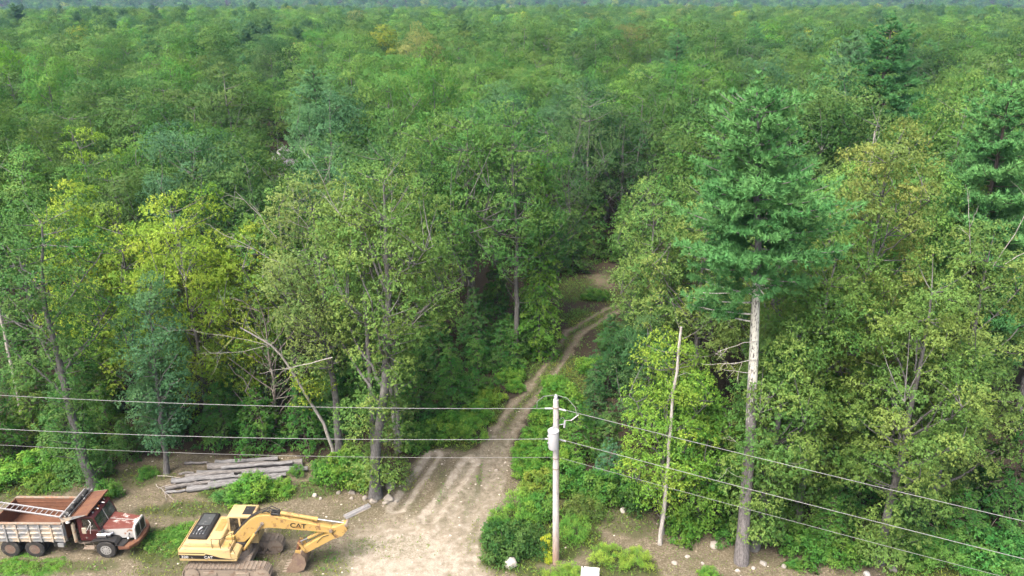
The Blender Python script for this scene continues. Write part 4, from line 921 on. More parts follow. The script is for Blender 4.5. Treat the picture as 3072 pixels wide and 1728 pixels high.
# cab
cab = MB(); cx0, cx1, cy0, cy1 = -.58, 1.0, .16, 1.2
prof = [(cx0, 1.24), (cx1 - .05, 1.24), (cx1 + .06, 1.7), (cx1 - .14, 2.78), (cx1 - .30, 2.93), (cx0 + .06, 2.93), (cx0, 2.86)]
cab.prism([(cx0 + .02, 2.84), (cx1 - .10, 2.80), (cx1 - .16, 2.975), (cx0 + .05, 2.975)], cy0, cy1, .045, seg=2)      # roof
cab.prism([(cx0, 1.24), (cx1 - .05, 1.24), (cx1, 1.75), (cx0, 1.75)], cy0, cy1, .03)                                        # lower shell
for yy in (cy0, cy1 - .08):
    for p0, p1 in (((cx0, 1.7), (cx0 + .14, 2.86)), ((cx0 + .62, 1.7), (cx0 + .70, 2.86))):
        cab.prism([(p0[0], p0[1]), (p0[0] + .10, p0[1]), (p1[0], p1[1]), (p1[0] - .10, p1[1])], yy, yy + .08, .012)
    cab.prism([(cx1 - .09, 1.7), (cx1, 1.7), (cx1 - .12, 2.82), (cx1 - .22, 2.82)], yy, yy + .08, .012)
cab.box((cx0, cy0, 1.7), (cx0 + .07, cy1, 2.88), .012)
cb_o = cab.build('cab', M_YEL, ex)
gl = MB(); gl.prism([(cx0 + .05, 1.74), (cx1 - .06, 1.74), (cx1 - .17, 2.82), (cx0 + .10, 2.82)], cy0 + .03, cy0 + .045)
gl.build('side_window', M_GLASS, cb_o)
MB().prism([(cx0 + .05, 1.74), (cx1 - .06, 1.74), (cx1 - .17, 2.82), (cx0 + .10, 2.82)], cy1 - .05, cy1 - .035).build('door_window', M_GLASS, cb_o)
MB().loft([(cx1 - .03, cy0 + .06, 1.76), (cx1 - .03, cy1 - .06, 1.76), (cx1 - .15, cy1 - .06, 2.8), (cx1 - .15, cy0 + .06, 2.8)], [(cx1 - .045, cy0 + .06, 1.76), (cx1 - .045, cy1 - .06, 1.76), (cx1 - .165, cy1 - .06, 2.8), (cx1 - .165, cy0 + .06, 2.8)]).build('windscreen', M_GLASS, cb_o)
MB().box((cx0 + .78, cy0 + .16, 2.968), (cx1 - .26, cy1 - .16, 2.988), .006).build('roof_hatch', M_BLACK, cb_o)
MB().box((.18, .45, 1.74), (.55, .9, 1.9), .04).box((.10, .45, 1.8), (.2, .9, 2.4), .04).build('seat', paint('seat_fabric', (.16, .12, .09), (.1, .08, .06), .3, 5, .9), cb_o)
MB().tubep([(-.95, -1.18, 1.97), (-.95, -1.18, 2.55), (-.52, -1.18, 2.55), (-.52, -1.18, 1.97)], .016).tubep([(-.52, -1.18, 2.5), (-.1, -.6, 2.5), (-.1, -.6, 1.95)], .014).tubep([(-.1, -1.2, 1.97), (.02, -1.24, 2.35), (.3, -1.24, 1.4)], .014).build('handrail', M_BLACK, ex)
# stripes and marks on the near side
st = MB(); Y = -1.2845
st.prism([(-2.72, 1.72), (-1.35, 1.70), (-1.35, 1.745), (-2.73, 1.765)], Y - .003, Y)
st.prism([(-2.70, 1.40), (-2.72, 1.62), (-1.35, 1.60), (-1.30, 1.695), (-.95, 1.60), (-.55, 1.46), (-.1, 1.40), (.2, 1.385), (.2, 1.365), (-.6, 1.36)], Y - .003, Y)
st.build('stripe', M_LETK, ex)
lettering('320', .20, M_LETW, ex, (-2.60, Y - .008, 1.43), (rad(90), 0, 0), sx=1.25)
lettering('L', .12, M_LETW, ex, (-2.06, Y - .008, 1.43), (rad(90), 0, 0))
lettering('CAT', .22, M_LETW, ex, (-1.40, Y - .008, 1.415), (rad(90), 0, 0), sx=1.05)
MB().prism([(-1.23, 1.41), (-1.09, 1.41), (-1.16, 1.485)], Y - .016, Y - .013).build('emblem_triangle', M_YELB, ex)
# boom
BY = -.12
bp_top = [(-.38, 1.62), (-.30, 1.86), (.30, 2.55), (.85, 3.12), (1.25, 3.36), (1.75, 3.42), (2.35, 3.32), (3.4, 3.08), (4.6, 2.78), (5.05, 2.68)]
bp_bot = [(5.22, 2.50), (5.05, 2.34), (4.4, 2.42), (3.3, 2.52), (2.4, 2.60), (1.85, 2.64), (1.45, 2.58), (1.05, 2.32), (.45, 1.75), (-.12, 1.50)]
bm_ = MB(); bm_.prism(bp_top + bp_bot, BY - .21, BY + .21, .015); bo_ = bm_.build('boom', M_YELB, ex)
lettering('CAT', .40, M_LETK, bo_, (2.92, BY - .2165, 2.70), (rad(90), rad(5.5), 0), sx=1.08, bold=.018)
MB().prism([(3.22, 2.66), (3.52, 2.63), (3.38, 2.80)], BY - .226, BY - .2225).build('emblem_triangle', paint('emblem_tan', (.36, .20, .05), amt=.1), bo_)
h_ = MB()
for dy in (-.13, -.05, .05, .13):
    h_.tubep([(-.25, BY + dy, 1.95), (.30, BY + dy, 2.63), (.85, BY + dy, 3.20), (1.25, BY + dy, 3.45), (1.7, BY + dy, 3.53 + abs(dy)), (2.1, BY + dy * 1.4, 3.62 - abs(dy)), (2.5, BY + dy * 1.4, 3.40)], .022, 6)
h_.tubep([(1.5, BY - .1, 3.5), (1.8, BY - .2, 3.68), (2.2, BY - .12, 3.6), (2.45, BY, 3.45)], .025).tubep([(1.6, BY + .1, 3.5), (1.95, BY + .16, 3.74), (2.4, BY + .1, 3.55)], .025)
h_.box((1.95, BY - .17, 3.38), (2.4, BY + .17, 3.52), .03).build('hose', M_BLACK, bo_)
for p_ in ((1.48, 2.92), (5.05, 2.5), (-.2, 1.7)): MB().cyl((p_[0], BY - .26, p_[1]), (p_[0], BY + .26, p_[1]), .095, seg=14).build('pin', M_STEEL, bo_)
for sy in (-.31, .31):
    cz = MB().cyl((.36, BY + sy, 1.30), (1.08, BY + sy, 2.34), .085, seg=12).build('boom_cylinder', M_YELB, ex)
    MB().cyl((1.06, BY + sy, 2.31), (1.48, BY + sy, 2.92), .045, seg=10).build('piston_rod', M_CHROME, cz)
MB().box((-.5, BY - .34, 1.24), (.5, BY - .22, 1.75), .03).box((-.5, BY + .22, 1.24), (.5, BY + .34, 1.75), .03).build('boom_bracket', M_BLACK, ex)
sc_ = MB().cyl((2.45, BY, 3.44), (4.28, BY, 3.08), .10, seg=14).cyl((4.22, BY, 3.09), (4.36, BY, 3.06), .12, seg=14).build('stick_cylinder', M_YELB, ex)
MB().cyl((4.3, BY, 3.07), (5.82, BY, 2.83), .05, seg=10).build('piston_rod', M_CHROME, sc_)
# stick
stp = [(5.95, 2.90), (5.86, 2.72), (5.92, 2.52), (5.62, 2.12), (5.1, 1.92), (3.65, 1.02), (3.40, .98), (3.28, 1.12), (3.36, 1.28), (4.4, 1.98), (4.85, 2.28), (5.05, 2.62), (5.35, 2.72), (5.80, 2.92)]
so = MB().prism(stp, BY - .17, BY + .17, .012).build('stick', M_YELB, ex)
MB().cyl((5.88, BY - .22, 2.84), (5.88, BY + .22, 2.84), .09).cyl((3.4, BY - .24, 1.12), (3.4, BY + .24, 1.12), .08).build('pin', M_STEEL, so)
MB().tubep([(4.9, BY - .19, 2.2), (4.6, BY - .2, 2.12), (4.4, BY - .19, 1.9), (4.25, BY - .19, 1.7)], .016).tubep([(5.3, BY - .19, 2.5), (5.1, BY - .2, 2.3), (5.3, BY - .19, 2.05)], .014).build('hose', M_BLACK, so)
cz = MB().cyl((4.75, BY, 2.42), (3.75, BY, 1.86), .08, seg=12).build('bucket_cylinder', M_YELB, ex)
MB().cyl((3.8, BY, 1.89), (3.30, BY, 1.62), .042, seg=10).build('piston_rod', M_CHROME, cz)
MB().prism([(3.22, 1.70), (3.38, 1.68), (3.62, 1.24), (3.50, 1.18)], BY - .24, BY - .19).prism([(3.22, 1.70), (3.38, 1.68), (3.62, 1.24), (3.50, 1.18)], BY + .19, BY + .24).build('linkage', M_YELB, ex)
MB().prism([(3.20, 1.68), (3.34, 1.66), (3.16, 1.02), (3.04, 1.06)], BY - .13, BY + .13, .02).build('linkage', M_RUST, ex)
# bucket
bk = MB(); bo2 = [(3.50, 1.16), (3.16, 1.20), (2.98, .98), (3.06, .70), (3.36, .30), (3.2, .12), (2.7, .02), (2.36, .03)]
bi2 = [(2.38, .07), (2.69, .07), (3.14, .16), (3.28, .31), (3.0, .68), (2.92, .97), (3.13, 1.26), (3.50, 1.22)]
bo2 = [(3.42, 1.22), (3.62, .95), (3.66, .55), (3.5, .20), (3.15, .03), (2.55, .02)]
bi2 = [(2.55, .07), (3.12, .08), (3.45, .24), (3.60, .56), (3.56, .92), (3.36, 1.16)]
bk.prism(bo2 + bi2, BY - .50, BY + .50)
for sy in (-.53, .50): bk.prism([(3.42, 1.22), (3.62, .95), (3.66, .55), (3.5, .20), (3.15, .03), (2.55, .02), (2.62, .3), (3.02, .95), (3.30, 1.20)], BY + sy, BY + sy + .03)
bko = bk.build('bucket', paint('bucket_steel', (.24, .17, .12), (.13, .09, .07), .5, 3.5, .8, dust=.5), ex)
for k in range(5): MB().prism([(2.62, .0), (2.62, .09), (2.32, .03)], BY - .48 + k * .215, BY - .38 + k * .215).build('tooth', M_STEEL, bko)
MB().prism([(3.30, 1.18), (3.55, 1.00), (3.55, .86), (3.2, 1.02), (3.02, 1.06), (3.05, 1.2)], BY - .20, BY - .15).prism([(3.30, 1.18), (3.55, 1.00), (3.55, .86), (3.2, 1.02), (3.02, 1.06), (3.05, 1.2)], BY + .15, BY + .20).build('bucket_ear', M_YELB, bko)

# ------------------------------------------------------------------ dump truck
tr_ = thing('dump_truck', 'old dump truck with maroon cab, peeling red and white bonnet and rusty bed', 'truck', (-22.08, 36.38, gz1(-22, 36.4)), (0, 0, rad(-.6)))
def wheel(x, y, r, wdt, rimmat, side, dual=False):
    tw = MB(); h = wdt / 2
    tw.lathe([(r * .56, -h), (r * .80, -h * 1.02), (r * .95, -h * .92), (r, -h * .7), (r, h * .7), (r * .95, h * .92), (r * .80, h * 1.02), (r * .56, h)], (x, y, r), seg=36, cap=False)
    for k in range(30):
        a_ = k / 30 * 2 * math.pi; b = MB(); b.box((-.02, -h * .72, 0), (.02, h * .72, .018)); bmx = b.bm
        bmesh.ops.translate(bmx, vec=(0, 0, r - .003), verts=bmx.verts); bmesh.ops.rotate(bmx, cent=(0, 0, 0), matrix=Matrix.Rotation(a_, 3, 'Y'), verts=bmx.verts); bmesh.ops.translate(bmx, vec=(x, y, r), verts=bmx.verts); tw._add(bmx)
    wo_ = tw.build('wheel', M_TYRE, tr_)
    s_ = -1 if side < 0 else 1; dep = .5 if dual else .08
    rm = MB(); rm.lathe([(r * .565, s_ * h * .98), (r * .55, s_ * h * .8), (r * .50, s_ * h * (1 - dep)), (r * .22, s_ * h * (1 - dep * .9)), (r * .20, s_ * h * 1.02), (r * .10, s_ * h * 1.06)], (x, y, r), seg=28).build('rim', rimmat, wo_)
    bl_ = MB()
    for k in range(10):
        a_ = k / 10 * 2 * math.pi; yy = y + s_ * h * (1 - dep * .97)
        bl_.cyl((x + r * .38 * math.cos(a_), yy - .012, r + r * .38 * math.sin(a_)), (x + r * .38 * math.cos(a_), yy + .012, r + r * .38 * math.sin(a_)), r * .055, seg=8)
    bl_.build('hand_holes', M_BLACK, wo_)
for sy in (-1, 1):
    wheel(0, sy * 1.02, .53, .30, M_RIM, sy)
    for ax_ in (-3.93, -5.27):
        wheel(ax_, sy * 1.0, .52, .27, M_RIMD, sy, True); wheel(ax_, sy * .68, .52, .27, M_RIMD, sy, True)
ch = MB(); ch.box((-5.8, -.45, .75), (1.2, -.33, 1.0), .01).box((-5.8, .33, .75), (1.2, .45, 1.0), .01)
for x in (-5.27, -3.93, 0): ch.cyl((x, -.95, .52), (x, .95, .52), .07)
ch.box((-2.9, -1.05, .62), (-2.55, -.5, .95), .03).box((-2.9, .5, .62), (-2.3, 1.05, .95), .04).build('chassis', M_BLACK, tr_)
MB().box((-2.62, -1.12, .66), (-2.28, -.9, .92), .02).build('tool_box', M_BED, tr_)
# bed
bx0, bx1, bz0, bz1, by0, by1 = -5.95, -2.12, 1.12, 2.22, -1.16, 1.16
bedf = MB(); bedf.box((bx0, by0 + .03, bz0 - .06), (bx1, by1 - .03, bz0)); bf = bedf.build('bed_floor', M_RUSTO, tr_)
for sy, y_in, y_out in ((-1, by0 + .05, by0), (1, by1 - .05, by1)):
    lo, hi = min(y_in, y_out), max(y_in, y_out)
    sd = MB(); sd.box((bx0, lo, bz0 - .06), (bx1, hi, bz1))
    for k in range(4): sd.box((bx0 + .02, lo - (.0 if sy < 0 else .02), bz0 + .16 + k * .23), (bx1 - .02, hi + (.02 if sy < 0 else 0), bz0 + .20 + k * .23), .005)
    o_ = sd.build('bed_side', M_BED if sy < 0 else M_RUSTO, tr_)
    rb_ = MB()
    for k in range(7):
        x = bx0 + .04 + k * .625; yo = y_out + (-.07 if sy < 0 else .0)
        rb_.prism([(x, bz0 - .05), (x + .10, bz0 - .05), (x + .10, bz1 - .05), (x, bz1 - .05)], yo, yo + .07, .008)
    rb_.build('side_rib', M_BED, o_)
    MB().box((bx0, lo - (.08 if sy < 0 else .02), bz1 - .002), (bx1 + .02, hi + (.02 if sy < 0 else .08), bz1 + .075), .015).build('top_rail', paint('rail_tan%d' % sy, (.33, .27, .21), (.22, .12, .07), .45, 3, .75), o_)
    if sy < 0:
        fl = MB()
        for k in range(6):
            for j in range(3):
                x = bx0 + .16 + k * .625; fl.prism([(by0 - .002, bz0 + .12 + j * .3), (by0 - .045, bz0 + .16 + j * .3), (by0 - .045, bz0 + .22 + j * .3), (by0 - .002, bz0 + .26 + j * .3)], x, x + .48, axis='x')
        fl.build('side_flute', M_BED, o_)
        MB().box((bx0, by0 + .055, bz0 + .002), (bx1, by0 + .066, bz1 - .02)).build('inner_lining', M_RUSTO, o_)
MB().box((bx1 - .05, by0 + .07, bz0), (bx1, by1 - .06, bz1 + .22)).build('bed_front', M_RUSTO, tr_)
MB().box((bx1 + .003, by0 + .02, bz0 - .05), (bx1 + .09, by0 + .14, 2.62), .01).box((bx1 + .003, by1 - .14, bz0 - .05), (bx1 + .09, by1 - .02, 2.62), .01).build('bed_corner_post', M_BED, tr_)
MB().box((bx0 - .06, by0, bz0 - .1), (bx0 - .003, by1, bz1 - .02), .01).build('tailgate', M_RUSTO, tr_)
# cab shield with rolled tarpaulin
sh = MB(); sh.loft([(-2.08, -1.14, 2.62), (-.62, -1.14, 2.80), (-.62, 1.14, 2.80), (-2.08, 1.14, 2.62)], [(-2.08, -1.14, 2.58), (-.62, -1.14, 2.76), (-.62, 1.14, 2.76), (-2.08, 1.14, 2.58)]); sho = sh.build('cab_shield', M_RUST, tr_, smooth=False)
for q in (-1.155, 1.142): MB().prism([(-2.08, 2.30), (-.70, 2.775), (-.72, 2.80), (-2.08, 2.60)], q, q + .013).build('shield_gusset', M_BED, sho)
MB().box((-.66, -1.15, 2.74), (-.60, 1.15, 2.845), .012).build('shield_lip', M_RUST, sho)
tp = MB()
rt = np.random.default_rng(4)
for k in range(15):
    y0 = -1.2 + k * .16; x = -1.78 + rt.normal() * .02; z = 2.80 + rt.normal() * .012; tp.cyl((x, y0, z), (x + rt.normal() * .03, y0 + .175, z + rt.normal() * .015), .12 + rt.uniform(-.02, .02), seg=10)
tp.build('tarpaulin_roll', M_TARP, sho)
MB().cyl((-1.52, -1.28, 2.80), (-1.52, 1.25, 2.80), .05, seg=8).build('tarpaulin_bar', M_TARP, sho)
MB().box((-2.06, -1.3, 2.66), (-1.98, 1.3, 2.78), .01).build('tarpaulin_channel', M_ALU, sho)
# cab
kx0, kx1 = -1.42, -.20
cb2 = MB(); cb2.prism([(kx0, .95), (kx1 - .05, .95), (kx1, 1.68), (kx0, 1.68)], -.93, .93, .03)
cb2.prism([(kx0 + .02, 2.36), (kx1 - .28, 2.36), (kx1 - .20, 2.42), (kx1 - .36, 2.54), (kx0 + .1, 2.56), (kx0 + .02, 2.50)], -.93, .93, .05, seg=2)
for yy in (-.93, .86):
    cb2.prism([(kx0, 1.66), (kx0 + .28, 1.66), (kx0 + .28, 2.40), (kx0, 2.40)], yy, yy + .07, .01)
    cb2.prism([(kx1 - .12, 1.66), (kx1 - .02, 1.66), (kx1 - .24, 2.40), (kx1 - .32, 2.40)], yy, yy + .07, .01)
cb2.box((kx0, -.93, 1.66), (kx0 + .06, .93, 2.42), .01)
ko = cb2.build('cab', M_MAROON, tr_)
for q in (-1, 1):
    MB().loft([(kx1 - .03, q * .03, 1.70), (kx1 - .03, q * .84, 1.70), (kx1 - .25, q * .84, 2.37), (kx1 - .25, q * .03, 2.37)], [(kx1 - .045, q * .03, 1.70), (kx1 - .045, q * .84, 1.70), (kx1 - .265, q * .84, 2.37), (kx1 - .265, q * .03, 2.37)]).build('windscreen_pane', paint('pane%d' % q, (.035, .055, .045), (.08, .1, .09), .3, 2, .12, dust=.2, spec=.8), ko)
MB().tubep([(kx1 - .02, 0, 1.68), (kx1 - .25, 0, 2.39)], .022).build('windscreen_divider', M_ALU, ko)
MB().prism([(kx0 + .30, 1.70), (kx1 - .14, 1.70), (kx1 - .33, 2.36), (kx0 + .30, 2.36)], -.92, -.905).build('side_window', M_GLASS, ko)
MB().prism([(kx0 + .30, 1.70), (kx1 - .14, 1.70), (kx1 - .33, 2.36), (kx0 + .30, 2.36)], .905, .92).build('side_window', M_GLASS, ko)
do = MB().prism([(kx0 + .24, .99), (kx1 - .08, .99), (kx1 - .04, 1.66), (kx0 + .24, 1.66)], -.945, -.932, .006).build('door', M_MAROON, ko)
MB().box((kx0 + .33, -.965, 1.12), (kx0 + .44, -.947, 1.22), .01).build('door_badge', M_RIMD, do)
for k in range(5): MB().lathe([(.055, 0), (.05, .05), (.03, .08)], (kx1 - .42, -.6 + k * .3, 2.545), axis='z', seg=10).build('marker_lamp', M_ORANGE if k in (1, 2, 3) else M_CHROME, ko)
MB().cyl((kx1 - .55, .25, 2.62), (kx1 - .2, .25, 2.6), .045).cyl((kx1 - .55, -.3, 2.62), (kx1 - .25, -.3, 2.6), .04).build('air_horn', M_CHROME, ko)
MB().tubep([(-.75, -.95, 2.32), (-.42, -1.30, 2.42), (-.55, -1.30, 1.72), (-.75, -.95, 1.60)], .016).tubep([(-.42, -1.3, 2.42), (-.85, -1.28, 1.7)], .014).tubep([(-.55, -.95, 2.0), (-.48, -1.3, 2.1)], .013).build('mirror_frame', M_LETW, ko)
MB().box((-.98, -1.33, 1.72), (-.74, -1.25, 2.08), .02).build('mirror', paint('mirror_back', (.50, .44, .34), amt=.1), ko)
MB().cyl((-1.62, -.98, .95), (-1.62, -.98, 2.05), .10, seg=14).cyl((-1.62, -.98, 2.05), (-1.62, -.98, 2.12), .06).build('muffler', paint('muffler_cream', (.42, .36, .27), (.2, .12, .08), .4, 4, .6), tr_)
MB().lathe([(.02, .08), (.09, .05), (.12, -.04), (.10, -.08)], (-1.78, -1.08, 2.32), axis='z', seg=14).build('stack_cap', M_LETW, tr_)
MB().tubep([(-1.62, -.98, 1.0), (-1.5, -.8, .7), (-1.0, -.6, .62)], .06).build('exhaust_pipe', M_STEEL, tr_)
# bonnet
ho = MB(); ho.loft([(-.18, -.66, 1.72), (-.18, .66, 1.72), (1.34, .44, 1.60), (1.34, -.44, 1.60)], [(-.18, -.72, 1.56), (-.18, .72, 1.56), (1.34, .50, 1.48), (1.34, -.50, 1.48)]); hoo = ho.build('bonnet', M_HOOD, tr_, smooth=False)
MB().box((-.1, -.012, 1.70), (1.3, .012, 1.725), rot=('Y', rad(4.4))).build('bonnet_ridge', M_WHITE, hoo)
for q in (-1, 1):
    MB().loft([(-.18, q * .72, 1.555), (1.34, q * .50, 1.475), (1.34, q * .50, .86), (-.18, q * .72, .98)], [(-.18, q * .69, 1.555), (1.34, q * .47, 1.475), (1.34, q * .47, .86), (-.18, q * .69, .98)]).build('bonnet_side', M_WHITE, tr_, smooth=False)
gr_ = MB(); gr_.prism([(-.60, .80), (.60, .80), (.60, 1.50), (.48, 1.66), (-.48, 1.66), (-.60, 1.50)], 1.342, 1.46, .02, axis='x'); gro = gr_.build('grille_shell', M_WHITE, tr_)
for q in (-1, 1):
    MB().prism([(q * .05, .90), (q * .48, .90), (q * .48, 1.44), (q * .40, 1.54), (q * .05, 1.54)], 1.462, 1.472, axis='x').build('radiator_grille', M_BLACK, gro)
    hl = MB().lathe([(.02, 0), (.10, .01), (.10, .08), (.06, .12)], (0, 0, 0), axis='z', seg=14).build('headlamp', M_CHROME, tr_, loc=(1.2, q * .78, 1.02), rot=(0, rad(-90), 0))
    MB().tubep([(1.1, q * .55, 1.2), (1.15, q * .78, 1.02), (1.1, q * .8, .85)], .025).build('lamp_bracket', M_BLACK, tr_)
    # wings and deck plates
    MB().prism([(-.78, 1.02), (-.62, 1.12), (.12, 1.20), (.56, 1.10), (.70, .92), (.66, .90), (.52, 1.05), (.12, 1.15), (-.6, 1.08), (-.76, .98)], min(q * .58, q * 1.18), max(q * .58, q * 1.18), .006).build('wing', M_BLACK, tr_)
    MB().box((-1.25, min(q * .85, q * 1.15), .55), (-.65, max(q * .85, q * 1.15), .60), .01).tubep([(-1.2, q * 1.0, .9), (-1.2, q * 1.0, .55)], .02).tubep([(-.7, q * 1.0, .9), (-.7, q * 1.0, .55)], .02).build('step', M_STEEL, tr_)
MB().cyl((-.42, -.86, 1.30), (.08, -.86, 1.30), .185, seg=20).cyl((.08, -.86, 1.30), (.22, -.80, 1.30), .13, seg=16).cyl((.18, -.80, 1.30), (.30, -.68, 1.32), .09, seg=12).cyl((-.25, -.86, 1.45), (-.25, -.86, 1.62), .12, .15, seg=16).build('air_cleaner', M_CHROME, tr_)
bp_ = [(.72, -1.20), (1.30, -1.18), (1.62, -.70), (1.70, 0), (1.62, .70), (1.30, 1.18), (.72, 1.20), (.72, .8), (1.30, .62), (1.34, 0), (1.30, -.62), (.72, -.8)]
MB().prism(bp_, .60, .80, .012, axis='z').build('bumper', M_RUST, tr_)
MB().prism([(.55, -1.19), (1.02, -1.20), (1.12, -.66), (.60, -.60)], .83, .86, axis='z').build('deck_plate', M_BLACK, tr_)
# ladder lying across the bed
ld = thing('ladder', 'aluminium ladder lying diagonally in the dump truck bed', 'ladder', (-28.7, 36.55, 2.34), (rad(9), rad(.2), rad(-11.5)))
for q in (0, .40): MB().box((0, q - .03, -.045), (4.75, q + .03, .045), .008).build('rail', M_ALU, ld)
for k in range(15): MB().cyl((.2 + k * .31, .02, 0), (.2 + k * .31, .38, 0), .022, seg=8).build('rung', M_ALU, ld)
# ------------------------------------------------------------------ utility pole and wires
def mat_wood(name, a, b_, foot=None):
    m, t, out = newmat(name); P = t.nodes.new('ShaderNodeTexCoord').outputs['Object']
    mp = t.nodes.new('ShaderNodeMapping'); mp.inputs['Scale'].default_value = (14, 14, .9); t.links.new(P, mp.inputs[0])
    n1 = noise(t, 2.5, 6, .65, mp.outputs[0]); n2 = noise(t, 1.2, 4, .6, P)
    c = ramp(t, n1, [(.32, tuple(v * .45 for v in a)), (.5, a), (.72, b_)]).outputs[0]
    c = mix(t, maprange(t, n2, .5, .75, 0, .5), c, tuple(v * .6 for v in a))
    if foot:
        sp = t.nodes.new('ShaderNodeSeparateXYZ'); t.links.new(P, sp.inputs[0]); c = mix(t, maprange(t, sp.outputs[2], .6, 3.0, .85, 0), c, foot)
    p = N(t, 'ShaderNodeBsdfPrincipled', Roughness=.9); t.links.new(c, p.inputs['Base Color']); p.inputs['Specular IOR Level'].default_value = .2
    b = t.nodes.new('ShaderNodeBump'); b.inputs['Strength'].default_value = .6; b.inputs['Distance'].default_value = .02
    t.links.new(n1, b.inputs['Height']); t.links.new(b.outputs[0], p.inputs['Normal']); t.links.new(p.outputs[0], out.inputs[0]); return m
M_POLE = mat_wood('pole_wood', (.40, .395, .385), (.55, .545, .535), (.22, .14, .095))
M_WIRE = paint('wire', (.34, .35, .35), (.3, .3, .3), .1, 3, .45, .3, dust=.05)
M_PORC = paint('porcelain', (.50, .52, .54), (.3, .3, .3), .1, 5, .3, dust=.05)
M_TANK = paint('tank_grey', (.60, .63, .66), (.4, .42, .43), .12, 2, .4, dust=.06)
po = thing('utility_pole', 'grey wooden utility pole carrying a transformer, in the green strip beside the track', 'pole', (2.37, 34.8, gz1(2.37, 34.8)), (0, rad(-1.1), 0))
b_ = Buf(); zz = np.linspace(-.1, 10.0, 9); tube(b_, np.stack([zz * 0, zz * 0, zz], -1), np.linspace(.185, .135, 9), 14)
put('shaft', b_.mesh('pole_shaft', True), M_POLE, po)
MB().lathe([(.03, 10.0), (.03, 10.06), (.09, 10.08), (.05, 10.12), (.10, 10.16), (.05, 10.20), (.07, 10.25), (.03, 10.29)], (0, 0, 0), axis='z', seg=14).build('insulator', M_PORC, po)
tk_ = MB().lathe([(.05, 7.42), (.24, 7.46), (.27, 7.55), (.27, 8.42), (.29, 8.44), (.29, 8.50), (.22, 8.57), (.04, 8.60)], (-.14, -.42, 0), axis='z', seg=24).build('transformer', M_TANK, po)
MB().cyl((-.14, -.42, 8.58), (-.14, -.42, 8.80), .05, .03, seg=10).cyl((-.44, -.46, 8.2), (-.38, -.45, 8.2), .05).cyl((-.44, -.46, 7.8), (-.38, -.45, 7.8), .05).build('bushing', M_PORC, tk_)
MB().box((-.06, -.2, 7.7), (.02, -.12, 7.78)).box((-.06, -.2, 8.25), (.02, -.12, 8.33)).build('mounting_bracket', M_STEEL, po)
MB().tubep([(.12, 0, 8.55), (.42, -.02, 8.62)], .022).cyl((.42, -.02, 8.42), (.46, -.02, 8.80), .055, seg=10).build('fuse_cutout', M_PORC, po)
MB().cyl((.75, -.1, 8.85), (1.12, -.18, 9.22), .028, seg=8).tubep([(.46, -.02, 8.8), (.6, -.08, 8.86), (.75, -.1, 8.86)], .01).build('fuse_tube', M_LETW, po)
jw = MB()
arc = [(-.95, .02, 9.50), (-.92, .02, 9.9), (-.6, .02, 10.18), (0, .0, 10.26), (.55, -.15, 10.15), (.95, -.40, 9.75), (1.0, -.5, 9.40)]
jw.tubep(arc, .014).tubep([(.1, 0, 8.8), (.35, -.02, 9.0), (.46, -.02, 8.82)], .012).tubep([(-.14, -.42, 8.8), (.0, -.3, 9.0), (.12, -.1, 8.95), (.14, -.05, 7.0)], .012).build('jumper_wire', M_WIRE, po)
MB().tubep([(.17, -.08, .3), (.15, -.06, 6.5), (.14, -.05, 9.4)], .014).build('ground_wire', M_STEEL, po)
bd = MB()
for z_ in (6.62, 6.0, 7.6, 9.55): bd.lathe([(.17, z_), (.175, z_ + .03), (.17, z_ + .05)], (0, 0, 0), axis='z', seg=16)
bd.build('band', M_STEEL, po)
def span(p0, p1, sag, r, label, grp):
    n = 40; tt = np.linspace(0, 1, n)[:, None]; p0 = np.array(p0); p1 = np.array(p1)
    Pn = p0 * (1 - tt) + p1 * tt; Pn[:, 2] -= (4 * sag * tt * (1 - tt))[:, 0]
    b = Buf(); tube(b, Pn, np.full(n, r), 6); o = put('overhead_wire', b.mesh('overhead_wire', True), M_WIRE); tag(o, label, 'wire', grp); return o
for z_, zl, zr, r, nm in ((9.5, 10.85, 10.0, .0125, 'top'), (7.75, 8.65, 8.35, .0125, 'middle'), (6.66, 7.75, 7.3, .008, 'lowest thin')):
    x0 = 2.37 - .019 * z_
    span((x0 - .14, 34.8, z_), (-47, 37.0, zl), .75, r, '%s overhead wire running left from the utility pole' % nm, 'overhead wires')
    span((x0 + .14, 34.8, z_), (36, 17.6, zr), .2, r, '%s overhead wire running down to the right from the utility pole' % nm, 'overhead wires')
ins = MB()
for z_ in (9.5, 7.75): ins.cyl((-.15, 0, z_), (-.55, 0, z_ + .01), .045, seg=8).cyl((.15, -.06, z_), (.5, -.24, z_), .045, seg=8)
ins.build('dead_end_insulator', M_PORC, po)

